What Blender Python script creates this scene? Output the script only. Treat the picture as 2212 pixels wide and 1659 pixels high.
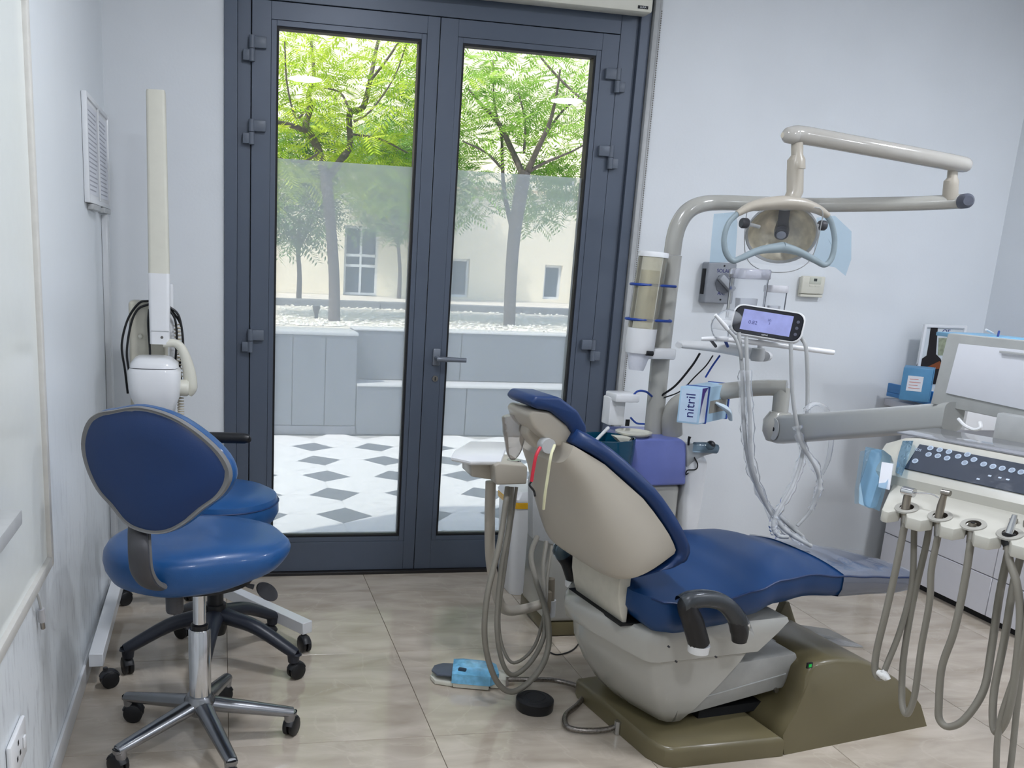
import bpy, bmesh, math, random
from math import sin, cos, pi, radians as R
from mathutils import Vector, Matrix
random.seed(7)
S = bpy.context.scene
for o in list(bpy.data.objects): bpy.data.objects.remove(o)

# ------------------------------------------------------------------ camera
FPX, CX, CY, H = 2000.298, 875.808, 1035.799, 1.38
YAW, PIT, ROL = 0.201844479, 0.234449893, -0.0465232044
_f = Vector((sin(YAW)*cos(PIT), cos(YAW)*cos(PIT), -sin(PIT)))
_r = Vector((cos(YAW), -sin(YAW), 0)); _d = _f.cross(_r)
RT = cos(ROL)*_r + sin(ROL)*_d; DN = -sin(ROL)*_r + cos(ROL)*_d; FW = _f
cam = bpy.data.cameras.new('camera'); co = bpy.data.objects.new('camera', cam)
S.collection.objects.link(co); S.camera = co
cam.sensor_width = 36; cam.sensor_fit = 'HORIZONTAL'; cam.lens = FPX*36/2212
cam.shift_x = (1106-CX)/2212; cam.shift_y = (CY-829.5)/2212
cam.clip_start = .05; cam.clip_end = 200
m = Matrix((RT, -DN, -FW)).transposed().to_4x4(); m.translation = (0, 0, H)
co.matrix_world = m

# ------------------------------------------------------------------ light
W = bpy.data.worlds.new('sky'); S.world = W; W.use_nodes = True
nt = W.node_tree; bg = nt.nodes['Background']
sk = nt.nodes.new('ShaderNodeTexSky'); sk.sky_type = 'NISHITA'; sk.sun_disc = False
sk.sun_elevation = R(58); sk.sun_rotation = R(240); sk.dust_density = 2.5; sk.air_density = 1.2
nt.links.new(sk.outputs[0], bg.inputs[0]); bg.inputs[1].default_value = .42
sun = bpy.data.lights.new('sun', 'SUN'); so = bpy.data.objects.new('sun', sun); S.collection.objects.link(so)
sun.energy = 4.7; sun.angle = R(.8); sun.color = (1, .95, .87)
so.rotation_euler = Vector((.62, .34, -1.0)).to_track_quat('-Z', 'Y').to_euler()
S.view_settings.view_transform = 'Standard'; S.view_settings.look = 'None'
S.view_settings.exposure = 0.0; S.view_settings.gamma = 1.0
S.view_settings.use_curve_mapping = False
LAMP_E = 4.1

# ------------------------------------------------------------------ pixel -> world on a plane
O = Vector((0, 0, H))
def ray(x, y): return RT*((x-CX)/FPX) + DN*((y-CY)/FPX) + FW
def PY(x, y, Y): d = ray(x, y); return O + d*(Y/d.y)
def PX(x, y, X): d = ray(x, y); return O + d*(X/d.x)
def PZ(x, y, z=0.): d = ray(x, y); return O + d*((z-H)/d.z)
def PN(x, y, o, n): d = ray(x, y); return O + d*(((o-O).dot(n))/d.dot(n))
def scl(p): return (p-O).dot(FW)/FPX          # metres per pixel at a point

# ------------------------------------------------------------------ materials
def lin(c): return tuple(((v/255)/12.92 if v/255 <= .04045 else ((v/255+.055)/1.055)**2.4) for v in c)
MATS = {}
def mat(name, rgb, rough=.5, metal=0., coat=0., var=.05, scale=30., bump=0., bscale=200., trans=0., ior=1.45, emis=None, es=0.):
    if name in MATS: return MATS[name]
    m = bpy.data.materials.new(name); m.use_nodes = True; t = m.node_tree; b = t.nodes['Principled BSDF']
    c = lin(rgb)
    tc = t.nodes.new('ShaderNodeTexCoord')
    if var > 0:
        n = t.nodes.new('ShaderNodeTexNoise'); n.inputs['Scale'].default_value = scale; n.inputs['Detail'].default_value = 4
        t.links.new(tc.outputs['Object'], n.inputs['Vector'])
        r = t.nodes.new('ShaderNodeValToRGB')
        r.color_ramp.elements[0].position = .3; r.color_ramp.elements[1].position = .7
        r.color_ramp.elements[0].color = (*[max(0, v*(1-var)) for v in c], 1); r.color_ramp.elements[1].color = (*[min(1, v*(1+var)) for v in c], 1)
        t.links.new(n.outputs[0], r.inputs[0]); t.links.new(r.outputs[0], b.inputs['Base Color'])
    else: b.inputs['Base Color'].default_value = (*c, 1)
    b.inputs['Roughness'].default_value = rough; b.inputs['Metallic'].default_value = metal
    b.inputs['Coat Weight'].default_value = coat; b.inputs['Coat Roughness'].default_value = .08
    b.inputs['Transmission Weight'].default_value = trans; b.inputs['IOR'].default_value = ior
    if bump:
        n2 = t.nodes.new('ShaderNodeTexNoise'); n2.inputs['Scale'].default_value = bscale; n2.inputs['Detail'].default_value = 3
        t.links.new(tc.outputs['Object'], n2.inputs['Vector'])
        bm_ = t.nodes.new('ShaderNodeBump'); bm_.inputs['Strength'].default_value = bump; bm_.inputs['Distance'].default_value = .002
        t.links.new(n2.outputs[0], bm_.inputs['Height']); t.links.new(bm_.outputs[0], b.inputs['Normal'])
    if emis:
        b.inputs['Emission Color'].default_value = (*lin(emis), 1); b.inputs['Emission Strength'].default_value = es
    MATS[name] = m; return m
def thin(name, rgb, alpha, rough=.1, gloss=.12, diff=0., transl=0., bump=0., bscale=40):
    """thin see-through sheet: transparent + fresnel gloss + diffuse/translucent share"""
    if name in MATS: return MATS[name]
    m = bpy.data.materials.new(name); m.use_nodes = True; t = m.node_tree; t.nodes.clear()
    out = t.nodes.new('ShaderNodeOutputMaterial'); c = (*lin(rgb), 1)
    tr = t.nodes.new('ShaderNodeBsdfTransparent'); tr.inputs[0].default_value = (*[1-(1-v)*alpha for v in lin(rgb)], 1)
    cur = tr.outputs[0]
    if diff+transl > 0:
        d = t.nodes.new('ShaderNodeBsdfDiffuse'); d.inputs[0].default_value = c
        l = t.nodes.new('ShaderNodeBsdfTranslucent'); l.inputs[0].default_value = c
        mx = t.nodes.new('ShaderNodeMixShader'); mx.inputs[0].default_value = transl/(diff+transl)
        t.links.new(d.outputs[0], mx.inputs[1]); t.links.new(l.outputs[0], mx.inputs[2])
        m2 = t.nodes.new('ShaderNodeMixShader'); m2.inputs[0].default_value = diff+transl
        t.links.new(cur, m2.inputs[1]); t.links.new(mx.outputs[0], m2.inputs[2]); cur = m2.outputs[0]
    g = t.nodes.new('ShaderNodeBsdfGlossy'); g.inputs['Roughness'].default_value = rough; g.inputs[0].default_value = (.95, .97, 1, 1)
    fr = t.nodes.new('ShaderNodeLayerWeight'); fr.inputs[0].default_value = gloss
    m3 = t.nodes.new('ShaderNodeMixShader'); t.links.new(fr.outputs['Fresnel'], m3.inputs[0])
    t.links.new(cur, m3.inputs[1]); t.links.new(g.outputs[0], m3.inputs[2]); t.links.new(m3.outputs[0], out.inputs[0])
    if bump:
        tc = t.nodes.new('ShaderNodeTexCoord'); n = t.nodes.new('ShaderNodeTexNoise'); n.inputs['Scale'].default_value = bscale; n.inputs['Detail'].default_value = 3
        n.inputs['Distortion'].default_value = 1.5
        b = t.nodes.new('ShaderNodeBump'); b.inputs['Strength'].default_value = bump; b.inputs['Distance'].default_value = .0014
        t.links.new(tc.outputs['Object'], n.inputs['Vector']); t.links.new(n.outputs[0], b.inputs['Height'])
        t.links.new(b.outputs[0], g.inputs['Normal']); t.links.new(b.outputs[0], fr.inputs['Normal'])
    MATS[name] = m; return m

wallm = mat('white_wall_paint', (224, 228, 231), .5, var=.02, scale=3, bump=.15, bscale=90)
def scuffed():
    m = mat('scuffed_wall_paint', (224, 229, 232), .32, var=.02, scale=3, bump=.15, bscale=90)
    t = m.node_tree; b = t.nodes['Principled BSDF']; old = b.inputs['Base Color'].links[0].from_socket
    tc = t.nodes.new('ShaderNodeTexCoord'); mp = t.nodes.new('ShaderNodeMapping'); mp.inputs['Scale'].default_value = (1, 9, 1.6)
    n = t.nodes.new('ShaderNodeTexNoise'); n.inputs['Scale'].default_value = 5; n.inputs['Detail'].default_value = 9; n.inputs['Roughness'].default_value = .7
    t.links.new(tc.outputs['Object'], mp.inputs[0]); t.links.new(mp.outputs[0], n.inputs['Vector'])
    r = t.nodes.new('ShaderNodeValToRGB'); r.color_ramp.elements[0].position = .53; r.color_ramp.elements[1].position = .70
    sp = t.nodes.new('ShaderNodeSeparateXYZ'); t.links.new(tc.outputs['Object'], sp.inputs[0])
    mr = t.nodes.new('ShaderNodeMapRange'); mr.inputs[1].default_value = 1.0; mr.inputs[2].default_value = .3; mr.inputs[3].default_value = 0; mr.inputs[4].default_value = .55
    t.links.new(sp.outputs['Z'], mr.inputs[0]); mu = t.nodes.new('ShaderNodeMath'); mu.operation = 'MULTIPLY'
    t.links.new(n.outputs[0], r.inputs[0]); t.links.new(r.outputs[0], mu.inputs[0]); t.links.new(mr.outputs[0], mu.inputs[1])
    mx = t.nodes.new('ShaderNodeMix'); mx.data_type = 'RGBA'; mx.inputs[7].default_value = (*lin((120, 120, 125)), 1)
    t.links.new(mu.outputs[0], mx.inputs[0]); t.links.new(old, mx.inputs[6]); t.links.new(mx.outputs[2], b.inputs['Base Color'])
    return m
scuffm = scuffed()
def tile_mat():
    m = bpy.data.materials.new('beige_marble_tile'); m.use_nodes = True; t = m.node_tree; b = t.nodes['Principled BSDF']
    tc = t.nodes.new('ShaderNodeTexCoord'); oi = t.nodes.new('ShaderNodeObjectInfo')
    ad = t.nodes.new('ShaderNodeVectorMath'); ad.operation = 'MULTIPLY_ADD'; ad.inputs[1].default_value = (1, 1, 1)
    mu = t.nodes.new('ShaderNodeVectorMath'); mu.operation = 'SCALE'; mu.inputs['Scale'].default_value = 1.3
    t.links.new(oi.outputs['Location'], mu.inputs[0]); t.links.new(tc.outputs['Object'], ad.inputs[0]); t.links.new(mu.outputs[0], ad.inputs[2])
    n = t.nodes.new('ShaderNodeTexNoise'); n.inputs['Scale'].default_value = 4.; n.inputs['Detail'].default_value = 8; n.inputs['Distortion'].default_value = .6
    mp = t.nodes.new('ShaderNodeMapping'); mp.inputs['Rotation'].default_value = (0, 0, .7); mp.inputs['Scale'].default_value = (1, 3, 1)
    t.links.new(ad.outputs[0], mp.inputs[0]); t.links.new(mp.outputs[0], n.inputs['Vector'])
    r = t.nodes.new('ShaderNodeValToRGB'); r.color_ramp.elements[0].position = .3; r.color_ramp.elements[1].position = .72
    r.color_ramp.elements[0].color = (*lin((172, 160, 144)), 1); r.color_ramp.elements[1].color = (*lin((202, 191, 176)), 1)
    n2 = t.nodes.new('ShaderNodeTexNoise'); n2.inputs['Scale'].default_value = 2.2; n2.inputs['Detail'].default_value = 6; n2.inputs['Distortion'].default_value = 1.2
    t.links.new(ad.outputs[0], n2.inputs['Vector'])
    r2 = t.nodes.new('ShaderNodeValToRGB'); e = r2.color_ramp.elements; e[0].position = .488; e[0].color = (0, 0, 0, 1); e[1].position = .5; e[1].color = (1, 1, 1, 1)
    e2 = e.new(.512); e2.color = (0, 0, 0, 1)
    t.links.new(n.outputs[0], r.inputs[0]); t.links.new(n2.outputs[0], r2.inputs[0])
    ms = t.nodes.new('ShaderNodeMath'); ms.operation = 'MULTIPLY'; ms.inputs[1].default_value = .2; t.links.new(r2.outputs[0], ms.inputs[0])
    mx = t.nodes.new('ShaderNodeMix'); mx.data_type = 'RGBA'; mx.inputs[7].default_value = (*lin((216, 206, 190)), 1)
    t.links.new(ms.outputs[0], mx.inputs[0]); t.links.new(r.outputs[0], mx.inputs[6]); t.links.new(mx.outputs[2], b.inputs['Base Color'])
    b.inputs['Roughness'].default_value = .09; b.inputs['Specular IOR Level'].default_value = .6
    return m
tilem = tile_mat()
framem = mat('grey_blue_aluminium', (84, 93, 107), .38, metal=.15, var=.02, scale=8, bump=.05, bscale=600)
seamm = mat('black_rubber_gasket', (14, 16, 20), .6)
blackp = mat('black_plastic', (22, 23, 26), .38, var=.05)
darkg = mat('dark_grey_plastic', (62, 62, 66), .45)
white = mat('white_plastic', (228, 229, 230), .3, coat=.2, var=.01)
whitem = mat('white_painted_metal', (224, 226, 228), .28, coat=.3, var=.01)
cream = mat('cream_plastic', (216, 214, 200), .35, var=.02)
beige = mat('beige_plastic', (176, 169, 156), .33, coat=.15, var=.02, scale=6)
beiged = mat('grey_beige_enamel', (170, 169, 162), .25, coat=.4, var=.01)
greyp = mat('light_grey_plastic', (176, 178, 178), .4)
blue = mat('blue_leatherette', (20, 74, 128), .36, coat=.12, var=.04, scale=12, bump=.12, bscale=500)
bluec = mat('dental_blue_leatherette', (6, 54, 102), .42, coat=.0, var=.04, scale=12, bump=.1, bscale=500)
bluedk = mat('navy_leatherette', (6, 42, 88), .42, var=.04, scale=10, bump=.1, bscale=400)
olive = mat('olive_plastic', (104, 96, 70), .32, coat=.15, var=.03, scale=5)
chrome = mat('polished_chrome', (205, 206, 208), .14, metal=1., var=.03)
alu = mat('cast_aluminium', (150, 152, 156), .26, metal=1., var=.06, scale=14)
steel = mat('brushed_steel', (150, 146, 140), .3, metal=1.)
hosem = mat('grey_silicone_hose', (128, 124, 114), .45, var=.03)
hosel = mat('light_grey_hose', (166, 168, 168), .4, var=.03)
purple = mat('violet_blue_plastic', (112, 124, 190), .35, coat=.2, var=.02)
bluep = mat('bright_blue_plastic', (60, 128, 190), .4)
bandm = mat('blue_rubber_band', (30, 66, 148), .5)
clearp = thin('clear_plastic', (240, 243, 248), .12, .06, .1, diff=.08)
wrapm = thin('crinkled_clear_wrap', (240, 243, 246), .06, .14, .14, diff=.2, bump=1.0, bscale=60)
bluew = thin('light_blue_film', (172, 212, 234), .45, .12, .3, diff=.09, transl=.11, bump=.8, bscale=35)
glassm = thin('window_glass', (240, 246, 246), .3, .0, .28)
filmm = thin('frosted_window_film', (220, 227, 236), .3, .2, .03, diff=.05, transl=.27)
tealg = thin('dark_teal_glass', (16, 92, 124), 1.0, .04, .3, diff=.5)
smokeg = thin('smoked_glass', (150, 152, 160), .9, .05, .35, diff=.4)

# ------------------------------------------------------------------ mesh helpers
class MB:
    def __init__(s): s.v = []; s.f = []; s.T = None
    def add(s, vs, fs):
        b = len(s.v); s.v += [Vector(v) for v in vs]; s.f += [tuple(i+b for i in f) for f in fs]; return s
    def xf(s, M, start=0):
        for i in range(start, len(s.v)): s.v[i] = M @ s.v[i]
        return s
    def bm(s, bmv):
        b = len(s.v); bmv.verts.ensure_lookup_table(); bmv.verts.index_update()
        s.v += [v.co.copy() for v in bmv.verts]; s.f += [tuple(v.index+b for v in f.verts) for f in bmv.faces]; bmv.free(); return s
    def box(s, lo, hi, bev=0., seg=2, M=None):
        bmv = bmesh.new(); lo = Vector(lo); hi = Vector(hi)
        bmesh.ops.create_cube(bmv, size=1); d = hi-lo; c = (hi+lo)/2
        for v in bmv.verts: v.co = Vector((v.co.x*d.x, v.co.y*d.y, v.co.z*d.z))+c
        if bev: bmesh.ops.bevel(bmv, geom=bmv.edges[:], offset=min(bev, min(abs(d.x), abs(d.y), abs(d.z))*.49), segments=seg, affect='EDGES', profile=.5)
        if M is not None: bmesh.ops.transform(bmv, matrix=M, verts=bmv.verts)
        return s.bm(bmv)
    def prism(s, pts, vec, bev=0., seg=2):
        """closed outline (3D points, planar) pushed along vec"""
        bmv = bmesh.new(); vec = Vector(vec)
        a = [bmv.verts.new(Vector(p)) for p in pts]; b = [bmv.verts.new(Vector(p)+vec) for p in pts]
        n = len(pts); bmv.faces.new(a); bmv.faces.new(b[::-1])
        for i in range(n): bmv.faces.new((a[i], b[i], b[(i+1) % n], a[(i+1) % n]))
        bmesh.ops.recalc_face_normals(bmv, faces=bmv.faces)
        if bev: bmesh.ops.bevel(bmv, geom=bmv.edges[:], offset=bev, segments=seg, affect='EDGES', profile=.5, clamp_overlap=True)
        return s.bm(bmv)
    def loft(s, secs, cap=True, closed=True):
        n = len(secs[0]); vs = [p for c in secs for p in c]; fs = []
        for i in range(len(secs)-1):
            for j in range(n if closed else n-1):
                k = (j+1) % n; fs.append((i*n+j, i*n+k, (i+1)*n+k, (i+1)*n+j))
        if cap: fs.append(tuple(range(n))[::-1]); fs.append(tuple((len(secs)-1)*n+j for j in range(n)))
        return s.add(vs, fs)
    def tube(s, pts, r, seg=10, res=6, closed=False, cap=True, sq=1.):
        P = [Vector(p) for p in pts]; rs = list(r) if hasattr(r, '__len__') else [r]*len(P)
        if res > 1 and len(P) > 2: P, rs = smooth(P, rs, res, closed)
        n = len(P); secs = []; up = None
        for i in range(n):
            if closed: t = P[(i+1) % n]-P[i-1]
            else: t = P[min(i+1, n-1)]-P[max(i-1, 0)]
            if t.length < 1e-9: t = Vector((0, 0, 1))
            t.normalize()
            if up is None:
                up = Vector((0, 0, 1)) if abs(t.z) < .9 else Vector((0, 1, 0))
            x = up-t*up.dot(t)
            if x.length < 1e-6: x = t.orthogonal()
            x.normalize(); y = t.cross(x); up = x
            secs.append([P[i]+(x*cos(2*pi*k/seg)*sq+y*sin(2*pi*k/seg))*rs[i] for k in range(seg)])
        if closed: secs.append(secs[0]); return s.loft(secs, cap=False)
        return s.loft(secs, cap=cap)
    def lathe(s, prof, seg=28, M=None, cap=True):
        """prof: (radius, z)"""
        st = len(s.v); secs = [[Vector((max(r, 1e-5)*cos(2*pi*k/seg), max(r, 1e-5)*sin(2*pi*k/seg), z)) for k in range(seg)] for r, z in prof]
        s.loft(secs, cap=cap)
        if M is not None: s.xf(M, st)
        return s
    def cyl(s, a, b, r, r2=None, seg=20):
        a = Vector(a); b = Vector(b); return s.tube([a, b], [r, r if r2 is None else r2], seg=seg, res=1)
    def sph(s, c, r, seg=14, sc=(1, 1, 1)):
        n = seg//2+1
        return s.lathe([(sin(pi*i/n)*r*sc[0], -cos(pi*i/n)*r*sc[2]) for i in range(n+1)], seg, Matrix.Translation(c))
    def grid(s, nx, ny, fn):
        vs = [fn(i/nx, j/ny) for j in range(ny+1) for i in range(nx+1)]
        fs = [(j*(nx+1)+i, j*(nx+1)+i+1, (j+1)*(nx+1)+i+1, (j+1)*(nx+1)+i) for j in range(ny) for i in range(nx)]
        return s.add(vs, fs)
def smooth(P, rs, res, closed=False):
    n = len(P); out = []; ro = []
    rng = n if closed else n-1
    for i in range(rng):
        p0 = P[(i-1) % n] if closed or i > 0 else P[0]*2-P[1]; p1 = P[i]; p2 = P[(i+1) % n]; p3 = P[(i+2) % n] if closed or i < n-2 else P[-1]*2-P[-2]
        for k in range(res):
            t = k/res
            out.append(.5*((2*p1)+(p2-p0)*t+(2*p0-5*p1+4*p2-p3)*t*t+(3*p1-p0-3*p2+p3)*t**3))
            ro.append(rs[i]*(1-t)+rs[(i+1) % n]*t)
    if not closed: out.append(P[-1].copy()); ro.append(rs[-1])
    return out, ro
def rrect(w, h, r, n=5):
    """rounded rectangle outline about 0,0 (full sizes)"""
    o = []
    for cx, cy, a in ((w/2-r, h/2-r, 0), (-w/2+r, h/2-r, 90), (-w/2+r, -h/2+r, 180), (w/2-r, -h/2+r, 270)):
        for k in range(n+1): t = R(a+90*k/n); o.append((cx+r*cos(t), cy+r*sin(t)))
    return o
def sell(w, h, n=2.5, k=28):
    o = []
    for i in range(k):
        t = 2*pi*i/k; c = cos(t); q = sin(t); o.append((w*math.copysign(abs(c)**(2/n), c), h*math.copysign(abs(q)**(2/n), q)))
    return o
def root_loc(p):
    while p.parent: p = p.parent
    return p.location.copy()
def obj(name, mb, m, parent=None, label=None, smooth_=True, base=None, cat=None, group=None, kind=None, ang=38):
    loc = root_loc(parent) if parent else (Vector(base) if base is not None else Vector((0, 0, 0)))
    me = bpy.data.meshes.new(name); me.from_pydata([tuple(v-loc) for v in mb.v], [], mb.f)
    bmv = bmesh.new(); bmv.from_mesh(me); bmesh.ops.recalc_face_normals(bmv, faces=bmv.faces); bmv.to_mesh(me); bmv.free()
    if smooth_:
        me.polygons.foreach_set('use_smooth', [True]*len(me.polygons)); me.set_sharp_from_angle(angle=R(ang))
    for mm in (m if isinstance(m, (list, tuple)) else [m]): me.materials.append(mm)
    o = bpy.data.objects.new(name, me); S.collection.objects.link(o)
    if parent: o.parent = parent
    else: o.location = loc
    if label: o['label'] = label
    if cat: o['category'] = cat
    if group: o['group'] = group
    if kind: o['kind'] = kind
    return o
def thing(name, label, cat, loc, group=None, kind=None):
    o = bpy.data.objects.new(name, None); S.collection.objects.link(o); o.location = loc; o.empty_display_size = .05
    if label: o['label'] = label
    if cat: o['category'] = cat
    if group: o['group'] = group
    if kind: o['kind'] = kind
    return o
def struct(name, mb, m, **k): return obj(name, mb, m, kind='structure', **k)
def place(o, parent, x=Vector((0, 0, 0))): o.parent = parent; o.location = x
def text(name, s, M, size, m, parent, ext=.0004, label=None):
    c = bpy.data.curves.new(name, 'FONT'); c.body = s; c.size = size; c.extrude = ext; c.align_x = 'CENTER'; c.align_y = 'CENTER'
    t = bpy.data.objects.new('tmp', c); me = bpy.data.meshes.new_from_object(t); bpy.data.objects.remove(t)
    loc = root_loc(parent); me.transform(Matrix.Translation(-loc) @ M); me.materials.clear(); me.materials.append(m)
    o = bpy.data.objects.new(name, me); S.collection.objects.link(o); o.parent = parent
    if label: o['label'] = label
    return o
def basis(o, x, y, z=None):
    x = Vector(x).normalized(); y = Vector(y).normalized(); z = x.cross(y) if z is None else Vector(z)
    M = Matrix((x, y, z)).transposed().to_4x4(); M.translation = o; return M
def align(o, z):
    z = Vector(z).normalized(); x = z.orthogonal().normalized(); return basis(o, x, z.cross(x), z)

# ================================================================== ROOM SHELL
XL, XR, YB, YF, ZC = -.435, 3.60, 3.89, -2.6, 2.75
fl = thing('floor', None, None, (0, 0, 0), kind='structure')
obj('grout_bed', MB().box((XL, YF, -.05), (XR, YB, -.003)), mat('dark_grout', (112, 100, 86), .8), fl)
xs = [XL]+[.02+.6*k for k in range(0, 6)]+[XR]; ys = [YF]+[3.04-.607*k for k in range(9, -2, -1) if 3.04-.607*k > YF+.05]+[YB]
for i in range(len(xs)-1):
    for j in range(len(ys)-1):
        g = .0009; c = Vector(((xs[i]+xs[i+1])/2, (ys[j]+ys[j+1])/2, 0))
        mb = MB().box((xs[i]+g, ys[j]+g, -.008), (xs[i+1]-g, ys[j+1]-g, 0), .0008, 1)
        mb.v = [v-c for v in mb.v]
        o = obj('tile', mb, tilem, None, smooth_=False); o.parent = fl; o.location = c
struct('wall_left', MB().box((XL-.12, YF, -.05), (XL, YB+.15, ZC)), scuffm)
struct('wall_right', MB().box((XR, YF, -.05), (XR+.12, YB+.15, ZC)), wallm)
struct('wall_front', MB().box((XL-.12, YF-.12, -.05), (XR+.12, YF, ZC)), wallm)
OX0, OX1, OZ = .012, 1.735, 2.46
wb = MB().box((XL, YB, -.05), (OX0, YB+.15, ZC)).box((OX1, YB, -.05), (XR, YB+.15, ZC)).box((OX0, YB, OZ), (OX1, YB+.15, ZC))
struct('wall_back', wb, wallm)
struct('ceiling', MB().box((XL-.12, YF-.12, ZC), (XR+.12, YB+.15, ZC+.1)), mat('ceiling_paint', (232, 233, 236), .8, var=.01))
struct('baseboard_left', MB().box((XL, YF, 0), (XL+.010, YB, .07), .003), whitem)
struct('baseboard_back', MB().box((XL+.011, YB-.010, 0), (OX0-.004, YB, .07), .003).box((OX1+.06, YB-.01, 0), (3.13, YB, .07), .003), whitem)
struct('baseboard_right', MB().box((XR-.01, YF, 0), (XR, .2, .07), .003), whitem)
struct('trim_2', MB().box((OX0, YB-.02, 0), (OX1, YB+.13, .014), .002), mat('dark_threshold_stone', (40, 38, 38), .35), smooth_=False)

# ---- door frame and the two glazed leaves
fr = thing('trim_1', None, None, (OX0, YB, 0), kind='structure')
y0 = YB+.001
F1 = MB().box((OX0, YB-.012, .014), (.062, YB+.1, OZ), .002).box((1.690, YB-.012, .014), (OX1, YB+.1, OZ), .002).box((OX0, YB-.0119, 2.395), (OX1, YB+.1, OZ), .002)
obj('outer_frame', F1, framem, fr, ang=20)
F2 = MB().box((.0625, YB+.006, .014), (.1135, YB+.09, 2.394), .002).box((1.6135, YB+.006, .014), (1.6895, YB+.09, 2.394), .002).box((.114, YB+.0062, 2.315), (1.613, YB+.09, 2.3945), .002)
obj('inner_frame', F2, framem, fr, ang=20)
obj('seal', MB().box((.11, YB+.03, .014), (1.615, YB+.06, 2.318)).box((0, 0, 0), (0, 0, 0)) if 0 else MB().box((.1136, YB+.02, .014), (.116, YB+.07, 2.313)).box((1.6105, YB+.02, .014), (1.6134, YB+.07, 2.313)).box((.1136, YB+.02, 2.3115), (1.6134, YB+.07, 2.3149)), seamm, fr)
def ring(x0, z0, x1, z1, w, ya, yb, bev=0.):
    mb = MB(); mb.box((x0, ya, z0), (x0+w, yb, z1), bev).box((x1-w, ya, z0), (x1, yb, z1), bev)
    mb.box((x0+w-.0005, ya, z0), (x1-w+.0005, yb, z0+w), bev).box((x0+w-.0005, ya, z1-w), (x1-w+.0005, yb, z1), bev); return mb
def leaf(n, x0, x1, gx0, gx1, hx, hs):
    d = thing('door_%d' % n, None, None, (x0, YB, 0), kind='structure')
    gz0, gz1 = .172, 2.222
    lf = MB().box((x0, YB, .016), (gx0-.028, YB+.07, 2.3105), .0015).box((gx1+.028, YB, .016), (x1, YB+.07, 2.3105), .0015)
    lf.box((gx0-.0281, YB+.0001, .016), (gx1+.0281, YB+.07, gz0-.024), .0015).box((gx0-.0281, YB+.0001, gz1+.024), (gx1+.0281, YB+.07, 2.3105), .0015)
    obj('leaf_frame', lf, framem, d, ang=20)
    obj('glazing_bead', ring(gx0-.0275, gz0-.0235, gx1+.0275, gz1+.0235, .021, YB+.002, YB+.06, .0015), framem, d, ang=20)
    obj('gasket', ring(gx0-.0064, gz0-.0024, gx1+.0064, gz1+.0024, .0085, YB+.006, YB+.05), seamm, d, smooth_=False)
    obj('glass_pane', MB().box((gx0, YB+.030, gz0), (gx1, YB+.036, gz1)), glassm, d, smooth_=False)
    obj('window_film', MB().box((gx0+.002, YB+.0275, gz0+.005), (gx1-.002, YB+.0292, 1.744)), filmm, d, 'frosted film on the lower glass', smooth_=False)
    for z in (2.135, 1.833, 1.023):
        mb = MB(); mb.cyl((hx, YB-.014, z-.001), (hx, YB-.014, z+.045), .0115, seg=16).cyl((hx, YB-.014, z-.048), (hx, YB-.014, z-.003), .0115, seg=16)
        mb.box((hx if hs > 0 else hx-.055, YB-.02, z+.001), (hx+.055 if hs > 0 else hx, YB, z+.043), .003)
        mb.box((hx-.034 if hs > 0 else hx, YB-.02, z-.046), (hx if hs > 0 else hx+.034, YB, z-.006), .003)
        obj('hinge', mb, mat('hinge_grey', (96, 104, 116), .4), d)
    return d
d1 = leaf(1, .1165, .8515, .218, .773, .1165, 1)
d2 = leaf(2, .8545, 1.6100, .955, 1.508, 1.6105, -1)
hc = PY(942, 770, YB-.0)
h = obj('handle', MB().box((hc.x-.016, YB-.012, hc.z-.038), (hc.x+.016, YB, hc.z+.034), .004)
        .tube([(hc.x, YB-.004, hc.z-.006), (hc.x, YB-.045, hc.z-.006), (hc.x+.012, YB-.052, hc.z-.006), (hc.x+.12, YB-.052, hc.z-.008)], [.011, .011, .011, .010], seg=12, res=4), mat('grey_handle_metal', (122, 128, 138), .35, metal=.3), d2)
obj('lock_cylinder', MB().cyl((hc.x, YB-.006, hc.z-.095), (hc.x, YB, hc.z-.095), .013, seg=18), steel, d2)
obj('keyhole', MB().box((hc.x-.002, YB-.0075, hc.z-.103), (hc.x+.002, YB-.006, hc.z-.088)), seamm, d2)

# ---- roller blind above the door
cz = PY(1400, 27, 3.80).z; rb = thing('roller_blind', 'off-white roller blind cassette above the glass doors with side rail and bead chain', 'blind', (.9, 3.8, cz))
obj('cassette', MB().box((0.05, 3.80, cz), (PY(1410, 20, 3.80).x, 3.876, cz+.12), .008), cream, rb)
a = PY(1389, 16, 3.80); obj('brand_plate', MB().box((a.x-.022, 3.7985, a.z-.006), (a.x+.022, 3.80, a.z+.006), .0005), seamm, rb)
text('plate_lettering', 'LUXA', basis(Vector((a.x, 3.7983, a.z)), (1, 0, 0), (0, 0, 1), (0, -1, 0)), .0105, whitem, rb)
obj('side_rail', MB().box((1.738, 3.858, .03), (1.758, 3.889, cz+.1), .002).box((1.760, 3.866, .03), (1.772, 3.889, cz+.1), .002), greyp, rb)
ch = MB()
for k in range(235): ch.sph((1.7655, 3.855, .3+.009*k), .0032, 4)
obj('bead_chain', ch, steel, rb)

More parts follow.
